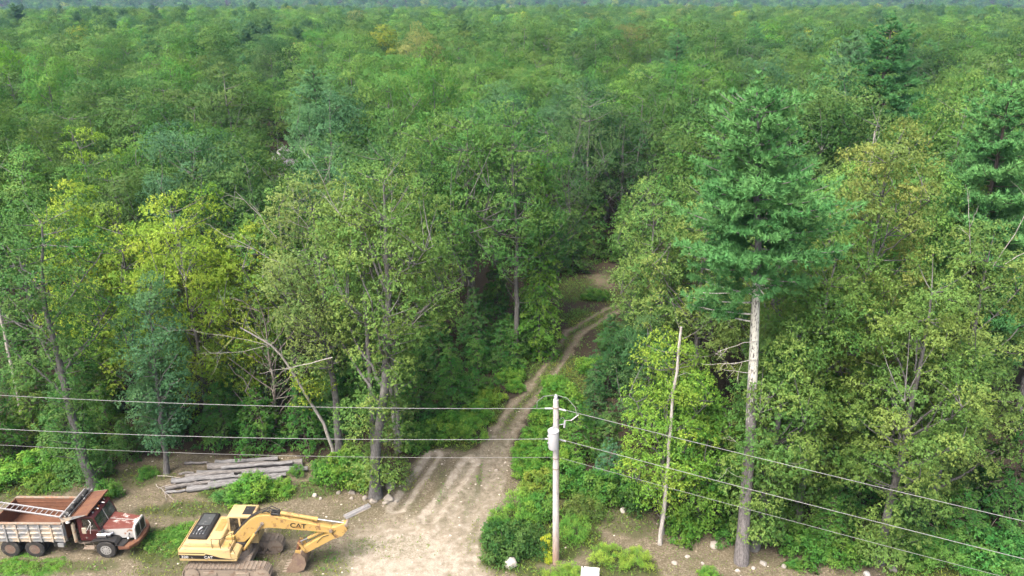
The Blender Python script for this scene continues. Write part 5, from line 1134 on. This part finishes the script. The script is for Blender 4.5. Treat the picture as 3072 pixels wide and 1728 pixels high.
# ------------------------------------------------------------------ logs
M_LOG = mat_wood('log_wood', (.15, .15, .152), (.29, .29, .292)); M_LOGB = mat_wood('log_wood_brown', (.135, .128, .122), (.27, .26, .25))
LOGS = [((-19.65, 43.75), (-13.64, 44.2), .27, .25, 'thickest grey log at the back of the pile, right part'), ((-20.03, 42.87), (-13.5, 43.62), .20, .22, 'longest straight grey log in the middle of the pile'), ((-21.36, 42.15), (-17.63, 42.79), .21, .22, 'pale log with a sawn tan end at the left front of the pile'),
        ((-21.47, 41.43), (-17.55, 42.52), .13, .15, 'slim grey log along the front left of the pile'), ((-20.09, 41.30), (-14.6, 42.60), .19, .20, 'front log of the pile running behind the weeds'), ((-17.19, 43.02), (-13.13, 43.45), .20, .22, 'log sticking out farthest at the right end of the pile'), ((-21.4, 44.3), (-19.9, 44.35), .11, .12, 'short pale log behind the pile on the left'),
        ((-21.36, 41.05), (-20.19, 41.36), .10, .11, 'short stub log at the front left corner of the pile'), ((-19.4, 44.35), (-15.4, 44.75), .17, .18, 'rough log at the very back of the pile'), ((-21.1, 42.72), (-20.2, 42.85), .09, .36, 'short white split log lying on the left of the pile'), ((-18.9, 42.15), (-17.0, 42.45), .11, .40, 'short pale split log lying on the front logs'),
        ((-18.6, 43.30), (-14.2, 43.9), .13, .44, 'thin log resting on top of the pile'), ((-20.6, 42.45), (-16.2, 43.2), .14, .38, 'weathered log lying across the middle of the pile'),
        ((-19.0, 41.9), (-15.4, 42.75), .15, .17, 'grey log behind the front log of the pile'), ((-20.8, 41.75), (-18.6, 42.25), .13, .14, 'cracked log under the pale sawn log'), ((-18.8, 43.25), (-15.0, 43.45), .16, .17, 'dull log between the middle and back logs'), ((-16.4, 42.5), (-14.4, 42.95), .17, .19, 'stout short log at the right front of the pile'), ((-20.2, 43.3), (-17.4, 43.55), .12, .14, 'thin weathered log at the left back of the pile')]
for k, (a_, c_, r, z_, l) in enumerate(LOGS):
    rl = np.random.default_rng(500 + k); n = 12; tt = np.linspace(0, 1, n)[:, None]
    p0 = np.array([*a_, z_ + gz1(*a_)]); p1 = np.array([*c_, z_ + gz1(*c_) + rl.uniform(0, .04)])
    Pn = (p0 * (1 - tt) + p1 * tt); L_ = np.linalg.norm(p1 - p0); off = np.cumsum(rl.normal(size=(n, 3)) * .018, 0); Pn = Pn + (off - off[0] * (1 - tt) - off[-1] * tt)
    root = thing('log', l, 'log', tuple(p0), (0, 0, 0), 'weathered logs in the pile')
    yaw = math.atan2(p1[1] - p0[1], p1[0] - p0[0]); pit = math.asin((p1[2] - p0[2]) / L_)
    root.rotation_euler = (0, rad(90) - pit, yaw)
    loc_ = np.array([(Matrix.Rotation(-(rad(90) - pit), 3, 'Y') @ Matrix.Rotation(-yaw, 3, 'Z')) @ Vector(q - p0) for q in Pn])
    b = Buf(); rr = r * .92 * np.linspace(1.0, .8, n) * (1 + rl.normal(size=n) * .05); tube(b, loc_, rr, 11, False)
    b.V[-1] += nrm(b.V[-1] - np.repeat(loc_, 11, 0)) * rl.normal(size=(len(b.V[-1]), 1)) * r * .11
    put('wood', b.mesh('log', True), M_LOG if k % 3 else M_LOGB, root)
    for e_ in (0, n - 1):
        ring = b.V[-1].reshape(n, 11, 3)[e_]; be = Buf(); s_ = -.004 if e_ == 0 else .004
        q = ring + np.array([0, 0, s_]); kk = np.arange(1, 10); be.add(q, np.stack([0 * kk, kk, kk + 1], -1))
        put('cut_end', be.mesh('cut_end'), paint('log_end%d_%d' % (k, e_), (.30, .24, .19) if e_ == 0 else (.10, .085, .075), amt=.3), root)
# brush sticks left of the pile
for k, (x, y, ln, az, l) in enumerate([(-22.6, 42.9, 3.2, -.25, 'long bare forked branch lying left of the log pile'), (-21.9, 41.6, 1.8, .5, 'short bare stick at the left tip of the log pile'), (-22.3, 42.0, 2.4, -.75, 'thin bare branch leaning onto the left of the log pile')]):
    b = Buf(); twigs(b, (0, 0, .08), (math.cos(az), math.sin(az), .03), ln, np.random.default_rng(700 + k), .03, 2)
    for v in b.V: v[:, 2] = np.maximum(v[:, 2], .0)
    o = put('fallen_branch', b.mesh('fallen_branch', True), M_BARK, None, (.40, .37, .34), loc=(x, y, gz1(x, y))); tag(o, l, 'branch', 'fallen branches')

# ------------------------------------------------------------------ stones
def mat_stone():
    m, t, out = newmat('stone'); P = t.nodes.new('ShaderNodeTexCoord').outputs['Object']; base = t.nodes.new('ShaderNodeObjectInfo').outputs['Color']
    n1 = noise(t, 3, 6, .6, P); n2 = noise(t, 14, 4, .6, P)
    c = mix(t, maprange(t, n1, .35, .7, 0, .7), base, (.22, .19, .15)); c = mix(t, maprange(t, n2, .5, .75, 0, .4), c, (.12, .115, .10))
    p = N(t, 'ShaderNodeBsdfPrincipled', Roughness=.9); t.links.new(c, p.inputs['Base Color'])
    b = t.nodes.new('ShaderNodeBump'); b.inputs['Strength'].default_value = .5; b.inputs['Distance'].default_value = .03
    t.links.new(n2, b.inputs['Height']); t.links.new(b.outputs[0], p.inputs['Normal']); t.links.new(p.outputs[0], out.inputs[0]); return m
M_STONE = mat_stone()
def stone_mesh(seed, sub=3):
    b = bmesh.new(); bmesh.ops.create_icosphere(b, subdivisions=sub, radius=1.0); r = np.random.default_rng(seed)
    pl = [(Vector(nrm(r.normal(size=3))), r.uniform(.55, .95)) for _ in range(9)]
    for v in b.verts:
        for n_, d_ in pl:
            k = v.co.dot(n_)
            if k > d_: v.co -= n_ * (k - d_) * .85
        v.co *= 1 + (fbm(np.array([v.co.x * 2 + 5]), np.array([v.co.y * 2 + v.co.z * 3]), seed, 2)[0] - .5) * .16
    me = D.meshes.new('stone'); b.to_mesh(me); b.free()
    for p_ in me.polygons: p_.use_smooth = True
    return me
SM = [stone_mesh(800 + k) for k in range(6)]
STONES = [(.0, 34.5, .42, .40, (.62, .60, .56), 'large white boulder in front of the dark bush left of the pole'), (-8.62, 40.75, .26, .30, (.42, .40, .36), 'pale stone leaning on the forked oak trunk, left side'), (-8.38, 40.25, .27, .22, (.40, .37, .33), 'rounded stone in front of the forked oak trunk'), (-8.95, 40.6, .22, .2, (.37, .34, .30), 'stone left of the forked oak stones'), (-7.5, 40.5, .42, .24, (.45, .42, .37), 'broad pale stone just right of the forked oak trunk'),
          (-7.6, 40.05, .24, .14, (.48, .44, .38), 'flat sandy stone right of the forked oak, nearest the ruts'), (-7.55, 41.8, .45, .25, (.36, .34, .31), 'grey stone behind the forked oak beside the left rut'), (-9.85, 41.2, .26, .2, (.30, .28, .25), 'brownish stone between the forked oak and the bush'), (-10.7, 41.2, .22, .16, (.33, .31, .28), 'stone at the edge of the bush left of the forked oak'), (-9.8, 40.6, .16, .12, (.36, .33, .29), 'small stone left of the grey rail end'), (-7.05, 40.35, .17, .12, (.50, .46, .40), 'small pale stone at the start of the left rut'),
          (-12.1, 40.9, .20, .15, (.58, .55, .50), 'white stone in the open right of the weeds'), (-11.7, 40.6, .13, .1, (.5, .47, .43), 'small white stone beside the white one in the open'), (11.3, 36.25, .35, .28, (.40, .38, .35), 'grey stone at the foot of the dense young beech'), (12.05, 34.2, .15, .12, (.55, .53, .50), 'white stone at the left of the tall pine foot'), (12.95, 34.4, .15, .1, (.50, .48, .45), 'pale stone just right of the tall pine foot'), (13.6, 34.75, .22, .16, (.46, .45, .43), 'grey stone right of the tall pine trunk'), (14.6, 34.5, .18, .14, (.40, .38, .36), 'stone beside the small fern right of the tall pine'),
          (18.8, 33.85, .24, .2, (.62, .62, .63), 'white stone at the bottom edge left of the large oak trunk'), (20.35, 34.3, .28, .22, (.34, .33, .31), 'grey stone at the foot of the large right-hand oak'), (6.6, 39.4, .26, .2, (.50, .49, .46), 'pale stone in the weeds right of the pole'), (8.8, 34.75, .2, .1, (.50, .46, .42), 'flat pale stone below the dead birch'), (9.6, 35.3, .17, .1, (.54, .51, .46), 'small pale stone right of the dead birch foot'), (10.3, 34.75, .12, .08, (.5, .48, .45), 'small stone between the dead birch and the pine'), (-1.0, 43.7, .16, .1, (.50, .45, .38), 'pale stone on the track above the ruts'), (-2.2, 44.2, .2, .1, (.48, .43, .36), 'flat stone at the head of the right rut')]
for k, (x, y, s, h, c_, l) in enumerate(STONES):
    o = put('boulder' if s > .4 else 'stone', SM[k % 6], M_STONE, None, tuple(v * .62 for v in c_), loc=(x, y, gz1(x, y) + h * (.5 if s > .4 and k == 0 else .12)), rot=(0, 0, k * 1.3), scale=(s, s * .8, h)); tag(o, l, 'stone', 'stones on the ground')
# steel beam and white board
gb = thing('steel_beam', 'short galvanised steel beam lying beside the excavator stick', 'beam', (-9.2, 39.25, gz1(-9.2, 39.2) + .02), (0, 0, rad(42)))
MB().prism([(-.17, .02), (-.15, .02), (-.11, .12), (-.05, .12), (-.02, .06), (.02, .06), (.05, .12), (.11, .12), (.15, .02), (.17, .02), (.13, .14), (.04, .15), (.0, .09), (-.04, .15), (-.13, .14)], -.85, .85, axis='x').build('rail_profile', M_ALU, gb, smooth=False)
MB().prism([(-.20, .0), (.2, .0), (.2, .02), (-.2, .02)], -.85, .85, axis='x').build('base_plate', M_BED, gb)
wb = thing('white_board', 'white board with a dark bolt at the bottom edge, right of the pole', 'board', (4.1, 33.55, gz1(4.1, 33.6)), (0, 0, rad(-8)))
MB().box((-.48, -.62, .42), (.48, .42, .47), .012).build('panel', M_LETW, wb)
MB().box((-.40, -.5, 0), (-.34, -.44, .42)).box((.34, -.5, 0), (.40, -.44, .42)).box((-.40, .28, 0), (-.34, .34, .42)).box((.34, .28, 0), (.40, .34, .42)).build('leg', M_POLE, wb)
MB().cyl((-.38, .34, .47), (-.38, .34, .50), .04, seg=10).build('bolt', M_BLACK, wb)

# ------------------------------------------------------------------ white house glimpsed through the trees
hs = thing('house', 'pale house glimpsed through a gap in the trees above the log pile', 'house', (-29.8, 100.5, gz1(-29.8, 100.5) - .9), (0, 0, rad(12)))
MB().prism([(-4, 0), (4, 0), (4, 6.4), (0, 9.6), (-4, 6.4)], 0, 9, axis='y').build('wall', M_WHITE, hs, smooth=False)
for q in (-1, 1): MB().prism([(q * 4.5, 6.05), (q * 4.5, 6.25), (0, 9.9), (0, 9.66)], -.4, 9.4, axis='y').build('roof', paint('roof_metal%d' % q, (.40, .40, .42), amt=.3), hs, smooth=False)
for x_, z_ in ((-2, 3.6), (2, 3.6), (0, 6.3), (-2, 1.0)):
    wn = MB().box((x_ - .5, -.06, z_), (x_ + .5, -.003, z_ + 1.3), .01).build('window', M_LETW, hs); MB().box((x_ - .42, -.075, z_ + .08), (x_ + .42, -.062, z_ + 1.22)).build('pane', M_GLASS, wn)
dr_ = MB().box((1.4, -.06, 0), (2.4, -.003, 2.1), .01).build('door', M_MAROON, hs); MB().cyl((2.25, -.1, 1.0), (2.25, -.06, 1.0), .04).build('handle', M_CHROME, dr_)

# ------------------------------------------------------------------ bushes
BM = [bushmesh('bush%d' % k, 900 + k, 1.0, h, n, cr, L, W, nsp, 5, spiky=sp) for k, (h, n, cr, L, W, nsp, sp) in enumerate([
    (1.0, 52, .30, .10, .06, 26, False), (1.3, 46, .32, .11, .07, 26, False), (.85, 52, .28, .085, .05, 26, False), (1.2, 42, .26, .17, .035, 24, True), (.8, 44, .26, .15, .028, 28, True)])]
G1 = (.055, .115, .026); G2 = (.080, .150, .028); G3 = (.040, .078, .024); G4 = (.115, .165, .030); GY = (.26, .25, .03)
BUSH = [(.75, 45.4, 1, .8, .8, G2, 'small bright bush on the right edge of the track above the ruts'), (1.5, 47.2, 0, .95, .9, G2, 'bright bush crowding the right edge of the track behind the top wire'), (2.4, 50.4, 1, 1.0, .9, G1, 'green bush crowding the right edge of the track, second up'), (3.3, 55.2, 0, 1.0, .9, G2, 'bright bush crowding the right edge of the track, third up'), (-2.6, 51.2, 3, .9, .9, G2, 'tall weeds crowding the left edge of the track'), (-3.6, 49.2, 0, 1.1, 1.0, G2, 'bright bush on the left edge of the track below the tall weeds'), (.2, 54.6, 1, .7, .8, G2, 'small bright bush on the left edge of the track, farther up'), (-.3, 35.9, 0, 1.5, 1.25, G3, 'dark green bush behind the white boulder'), (1.1, 36.0, 2, 1.25, 1.2, G3, 'dark low bush between the white boulder and the pole'), (-.75, 37.2, 1, .9, .8, G1, 'green bush on the track side above the boulder'), (.4, 38.6, 3, 1.3, 1.2, G2, 'bright grassy clump left of the pole, upper one'), (1.6, 38.9, 1, 1.1, 1.1, G1, 'leafy bush left of the pole middle'), (1.6, 41.0, 1, 1.2, 1.2, (.11, .14, .03), 'yellowish bush beside the track left of the pole'), (.9, 43.4, 0, 1.0, 1.1, G2, 'bright bush on the right side of the track above the ruts'), (2.6, 44.0, 1, 1.4, 1.3, G2, 'large bright bush right of the track behind the pole'), (3.6, 41.6, 1, 1.4, 1.4, G1, 'green bush right behind the pole middle'), (2.0, 35.9, 1, .42, 1.1, GY, 'small yellow shrub touching the pole on its left'), (2.05, 35.0, 0, .30, .7, GY, 'small yellow sprig at the foot of the pole'),
        (3.5, 37.0, 4, 1.1, 1.3, G2, 'feathery bright fern right of the pole'), (2.75, 33.6, 4, .9, .8, G4, 'grass clump in front of the pole foot'), (5.2, 34.8, 3, .85, .9, G4, 'yellow-green weed clump right of the pole, left one'), (6.7, 34.6, 3, .8, .9, G4, 'yellow-green weed clump right of the pole, right one'), (5.8, 40.6, 1, 1.4, 1.6, G1, 'leafy bush below the bluish little pine'), (4.4, 39.2, 2, 1.2, 1.1, (.075, .10, .03), 'scrubby bush right of the fern'), (10.4, 33.75, 4, .55, .5, G2, 'small tuft of green at the bottom edge left of the pine'), (15.2, 34.5, 4, .45, .5, G1, 'small fern right of the tall pine'),
        (-15.9, 40.9, 1, 1.3, .75, G2, 'bright weed clump in front of the log pile, right one'), (-17.1, 40.7, 2, 1.0, .7, (.060, .125, .040), 'weed clump in front of the log pile, left one'), (-14.4, 41.4, 2, .9, .6, G2, 'low weeds near the right end of the log pile'), (-13.7, 43.0, 3, .45, .9, G1, 'thin green shrub growing through the right end of the log pile'), (-10.4, 42.4, 1, 1.5, 1.7, (.075, .135, .026), 'large bright bush at the left of the forked oak'), (-9.0, 42.2, 0, 1.1, 1.5, (.095, .130, .03), 'olive bush hugging the forked oak trunk'), (-11.9, 43.0, 0, 1.0, 1.2, G1, 'green bush at the foot of the leaning birch'),
        (-30.4, 43.2, 1, 1.6, .9, G2, 'bright meadow bush left of the grey trunk, nearest the trunk'), (-32.6, 42.4, 0, 1.7, .8, G2, 'bright meadow bush at the left edge'), (-29.0, 42.0, 2, 1.2, .8, (.085, .13, .03), 'low meadow bush in front of the grey trunk'), (-27.3, 43.2, 1, 1.4, 1.2, (.060, .105, .034), 'grey-green bush left of the leaning grey trunk'), (-24.7, 40.6, 0, .8, 1.5, G1, 'upright green shrub just right of the leaning trunk foot'), (-23.3, 43.0, 0, .6, .6, G1, 'small bush on the bare ground right of the grey trunk'),
        (-26.6, 34.7, 4, 1.0, -.5, G2, 'grass clump by the rear wheels of the truck'), (-25.0, 34.5, 4, .9, -.5, G2, 'grass clump below the truck cab'), (-19.6, 36.6, 4, 1.2, -.5, G1, 'grass patch in front of the truck bumper'), (-18.6, 37.3, 4, 1.1, -.5, G2, 'grass patch between truck and excavator'),
        (-4.4, 47.8, 1, 1.4, 1.3, G2, 'bright bush at the top of the left rut'), (-2.9, 47.6, 3, 1.1, 1.3, G2, 'tall green weeds at the top of the right rut'), (-2.7, 49.8, 1, 1.1, 1.1, G2, 'bright bush on the left side of the track'), (-6.4, 46.8, 0, 1.4, 1.4, G1, 'green bush right of the pale slim trunks'), (-1.7, 52.8, 0, 1.1, 1.0, G4, 'yellowish bush on the left side of the track, farther up'), (-.1, 56.4, 2, 1.2, 1.0, G2, 'low bush on the left side near the track bend'),
        (2.6, 48.6, 1, 1.4, 1.3, G2, 'bright bush on the right of the track, nearest the bend of the wires'), (3.6, 52.2, 1, 1.6, 1.2, G2, 'large bright bush on the right bank of the track'), (6.8, 57.6, 0, 1.5, 1.2, G2, 'bright bush on the right bank farther up'), (9.0, 62.0, 1, 1.6, 1.1, G1, 'green bush inside the track bend'), (12.4, 67.0, 0, 1.8, 1.2, G1, 'bush at the right of the track bend'), (8.4, 74.0, 2, 1.4, .6, G1, 'low bush beyond the track bend'), (4.6, 41.0, 0, 1.2, 1.5, G1, 'dense bush left of the bluish little pine'),
        (9.8, 37.2, 0, 1.2, 1.6, (.070, .13, .024), 'leafy bush at the foot of the yellow-green tree'), (7.4, 40.2, 0, 1.3, 1.5, G3, 'dark bush behind the dead birch foot'), (12.6, 36.9, 2, 1.2, 1.3, G1, 'bush behind the tall pine foot'), (16.0, 35.6, 0, 1.5, 1.2, G1, 'low bush between the pine and the large right oak, left one'), (18.1, 35.2, 2, 1.4, 1.1, (.060, .120, .026), 'low bush between the pine and the large right oak, right one'), (21.8, 35.3, 0, 1.3, 1.1, G1, 'bush right of the large oak trunk'),
        (23.6, 34.8, 3, 1.5, 1.1, (.060, .135, .034), 'ferny clump at the lower right, left one'), (25.4, 35.2, 1, 1.6, 1.3, (.056, .130, .036), 'ferny clump at the lower right, middle one'), (27.3, 35.4, 0, 1.7, 1.4, (.052, .120, .036), 'ferny clump at the lower right corner'), (25.2, 33.4, 4, 1.4, .8, (.065, .14, .034), 'pale fern at the very bottom right')]
for k, (x, y, i, s, sz, c_, l) in enumerate(BUSH):
    tree('bush', l, 'bush', BM[i], (x, y), tuple(np.array(c_)), BROWNB, k * 2.1, s, s * .45 + sz * .55, 'bushes and weeds', parts=('stems', 'leaves'))
bp_c, bp_t, _ = pine('little_pine', 950, 2.6, 1.0, .2, .05, None, step=.3, tuft=12, NL=.2, NW=.03, dead=0, twig=.45)
T('pine_tree', 'little bluish pine standing in the weeds right of the pole', (bp_c, bp_t), 6.1, 42.0, (.045, .095, .060), keep=1, bark=BROWNB, leafmat=M_NEEDLE)

# ------------------------------------------------------------------ ground cover that nobody could count
rs = np.random.default_rng(77)
def sample(n, x0, x1, y0, y1): return rs.uniform(x0, x1, n), rs.uniform(y0, y1, n)
M_GRASS = mat_leaf('grass_blades', transl=.25, hue=.06)
x, y = sample(260000, -33, 33, 30, 72); xg, yg = sample(26000, 0, 17, 60, 86); x = np.concatenate([x, xg]); y = np.concatenate([y, yg]); cl, sa, gr, tk, _ = masks(x, y)
patch = fbm(x * 1.1, y * 1.1, 88, 3)
pr_ = np.clip(gr * 1.15 * sstep(.30, .62, patch + gr * .25) + cl * (1 - sa) * sstep(.40, .64, patch) * .7, 0, 1)
k = rs.uniform(0, 1, len(x)) < pr_ * .55; x, y, gq = x[k], y[k], gr[k]
P0 = np.stack([x, y, gz(x, y)], -1); b = Buf()
n = len(P0); d = nrm(rs.normal(size=(n, 3)) * [1, 1, .2] + [0, 0, 1.0]); h_ = rs.uniform(.06, .22, n) * (.55 + gq)
s_ = nrm(np.cross(d, nrm(rs.normal(size=(n, 3))))) * rs.uniform(.018, .04, (n, 1))
b.add(np.stack([P0 - s_, P0 + s_, P0 + d * h_[:, None]], 1).reshape(-1, 3), np.arange(3 * n).reshape(n, 3), rs.uniform(0, 1, n), np.clip(fbm(x * .5, y * .5, 89, 2) + rs.normal(size=n) * .1, 0, 1))
o = put('grass', b.mesh('grass'), M_GRASS, None, (.125, .195, .042)); tag(o, 'patchy green grass growing over the clearing and along the track', 'grass', kind='stuff')
# leafy weeds
x, y = sample(90000, -34, 33, 31, 74); xg, yg = sample(14000, 0, 17, 60, 88); x = np.concatenate([x, xg]); y = np.concatenate([y, yg]); cl, sa, gr, tk, _ = masks(x, y); patch = fbm(x * .8, y * .8, 98, 3)
pw = np.where(cl > .5, sstep(.3, .9, gr) * sstep(.38, .56, patch) * 1.3, sstep(.42, .58, patch) * .45 * (1 - tk) + gr * .45)
k = rs.uniform(0, 1, len(x)) < pw * .5; x, y = x[k], y[k]; cl = cl[k]
P0 = np.stack([x, y, gz(x, y) + rs.uniform(.03, .42, len(x)) * np.where(cl > .5, .8, 1.2)], -1); b = Buf()
leaves(b, P0, np.tile([0, 0, 1.0], (len(P0), 1)), 5, .11, .065, rs, .1, 1.0, np.clip(fbm(x * .4, y * .4, 99, 2), 0, 1))
o = put('weeds', b.mesh('weeds'), M_LEAF, None, (.100, .225, .046)); tag(o, 'low leafy weeds covering the clearing edges and the forest floor', 'weeds', kind='stuff')
# gravel
x, y = sample(70000, -33, 33, 30.5, 72); cl, sa, gr, tk, _ = masks(x, y)
k = rs.uniform(0, 1, len(x)) < np.clip(cl * .30 + sa * .35 + tk * .2, 0, .6) * (1 - gr * .7) * .35; x, y = x[k], y[k]; n = len(x)
ic = np.array([(0, 0, 1), (.9, 0, .1), (.25, .85, .0), (-.75, .5, .15), (-.7, -.55, .0), (.3, -.85, .12)]); fi = np.array([(0, 1, 2), (0, 2, 3), (0, 3, 4), (0, 4, 5), (0, 5, 1)])
sz = (rs.uniform(.015, .05, n) * rs.choice([1, 1, 1, 1.9], n)); an = rs.uniform(0, 6.28, n)
V = np.repeat(ic[None], n, 0) * (1 + rs.normal(size=(n, 6, 3)) * .18) * sz[:, None, None] * [1, 1, .55]
ca, sn = np.cos(an)[:, None], np.sin(an)[:, None]; V = np.stack([V[..., 0] * ca - V[..., 1] * sn, V[..., 0] * sn + V[..., 1] * ca, V[..., 2]], -1) + np.stack([x, y, gz(x, y) - .003], -1)[:, None]
m, t, out = newmat('gravel'); v_ = N(t, 'ShaderNodeAttribute', attribute_name='v').outputs['Fac']
p = N(t, 'ShaderNodeBsdfPrincipled', Roughness=.9); t.links.new(ramp(t, v_, [(0, (.15, .12, .09)), (.5, (.22, .185, .14)), (1, (.40, .37, .32))]).outputs[0], p.inputs['Base Color']); t.links.new(p.outputs[0], out.inputs[0])
b = Buf(); b.add(V.reshape(-1, 3), (np.arange(n)[:, None, None] * 6 + fi[None]).reshape(-1, 3), np.repeat(rs.uniform(0, 1, n), 5))
o = put('gravel', b.mesh('gravel'), m); tag(o, 'loose pale gravel scattered over the clearing and the track', 'gravel', kind='stuff')
# ------------------------------------------------------------------ haze
me = MB().box((-4150, -380, -60), (4150, 4350, 235)).mesh('haze'); m, t, out = newmat('haze_air')
pv = t.nodes.new('ShaderNodeVolumePrincipled'); pv.inputs['Color'].default_value = (.38, .62, 1, 1); pv.inputs['Density'].default_value = .00011; pv.inputs['Anisotropy'].default_value = .1
t.links.new(pv.outputs[0], out.inputs['Volume'])
hz = put('haze', me, m); tag(hz, 'thin pale blue haze between the camera and the far ridge', 'haze', kind='stuff'); hz.display_type = 'WIRE'
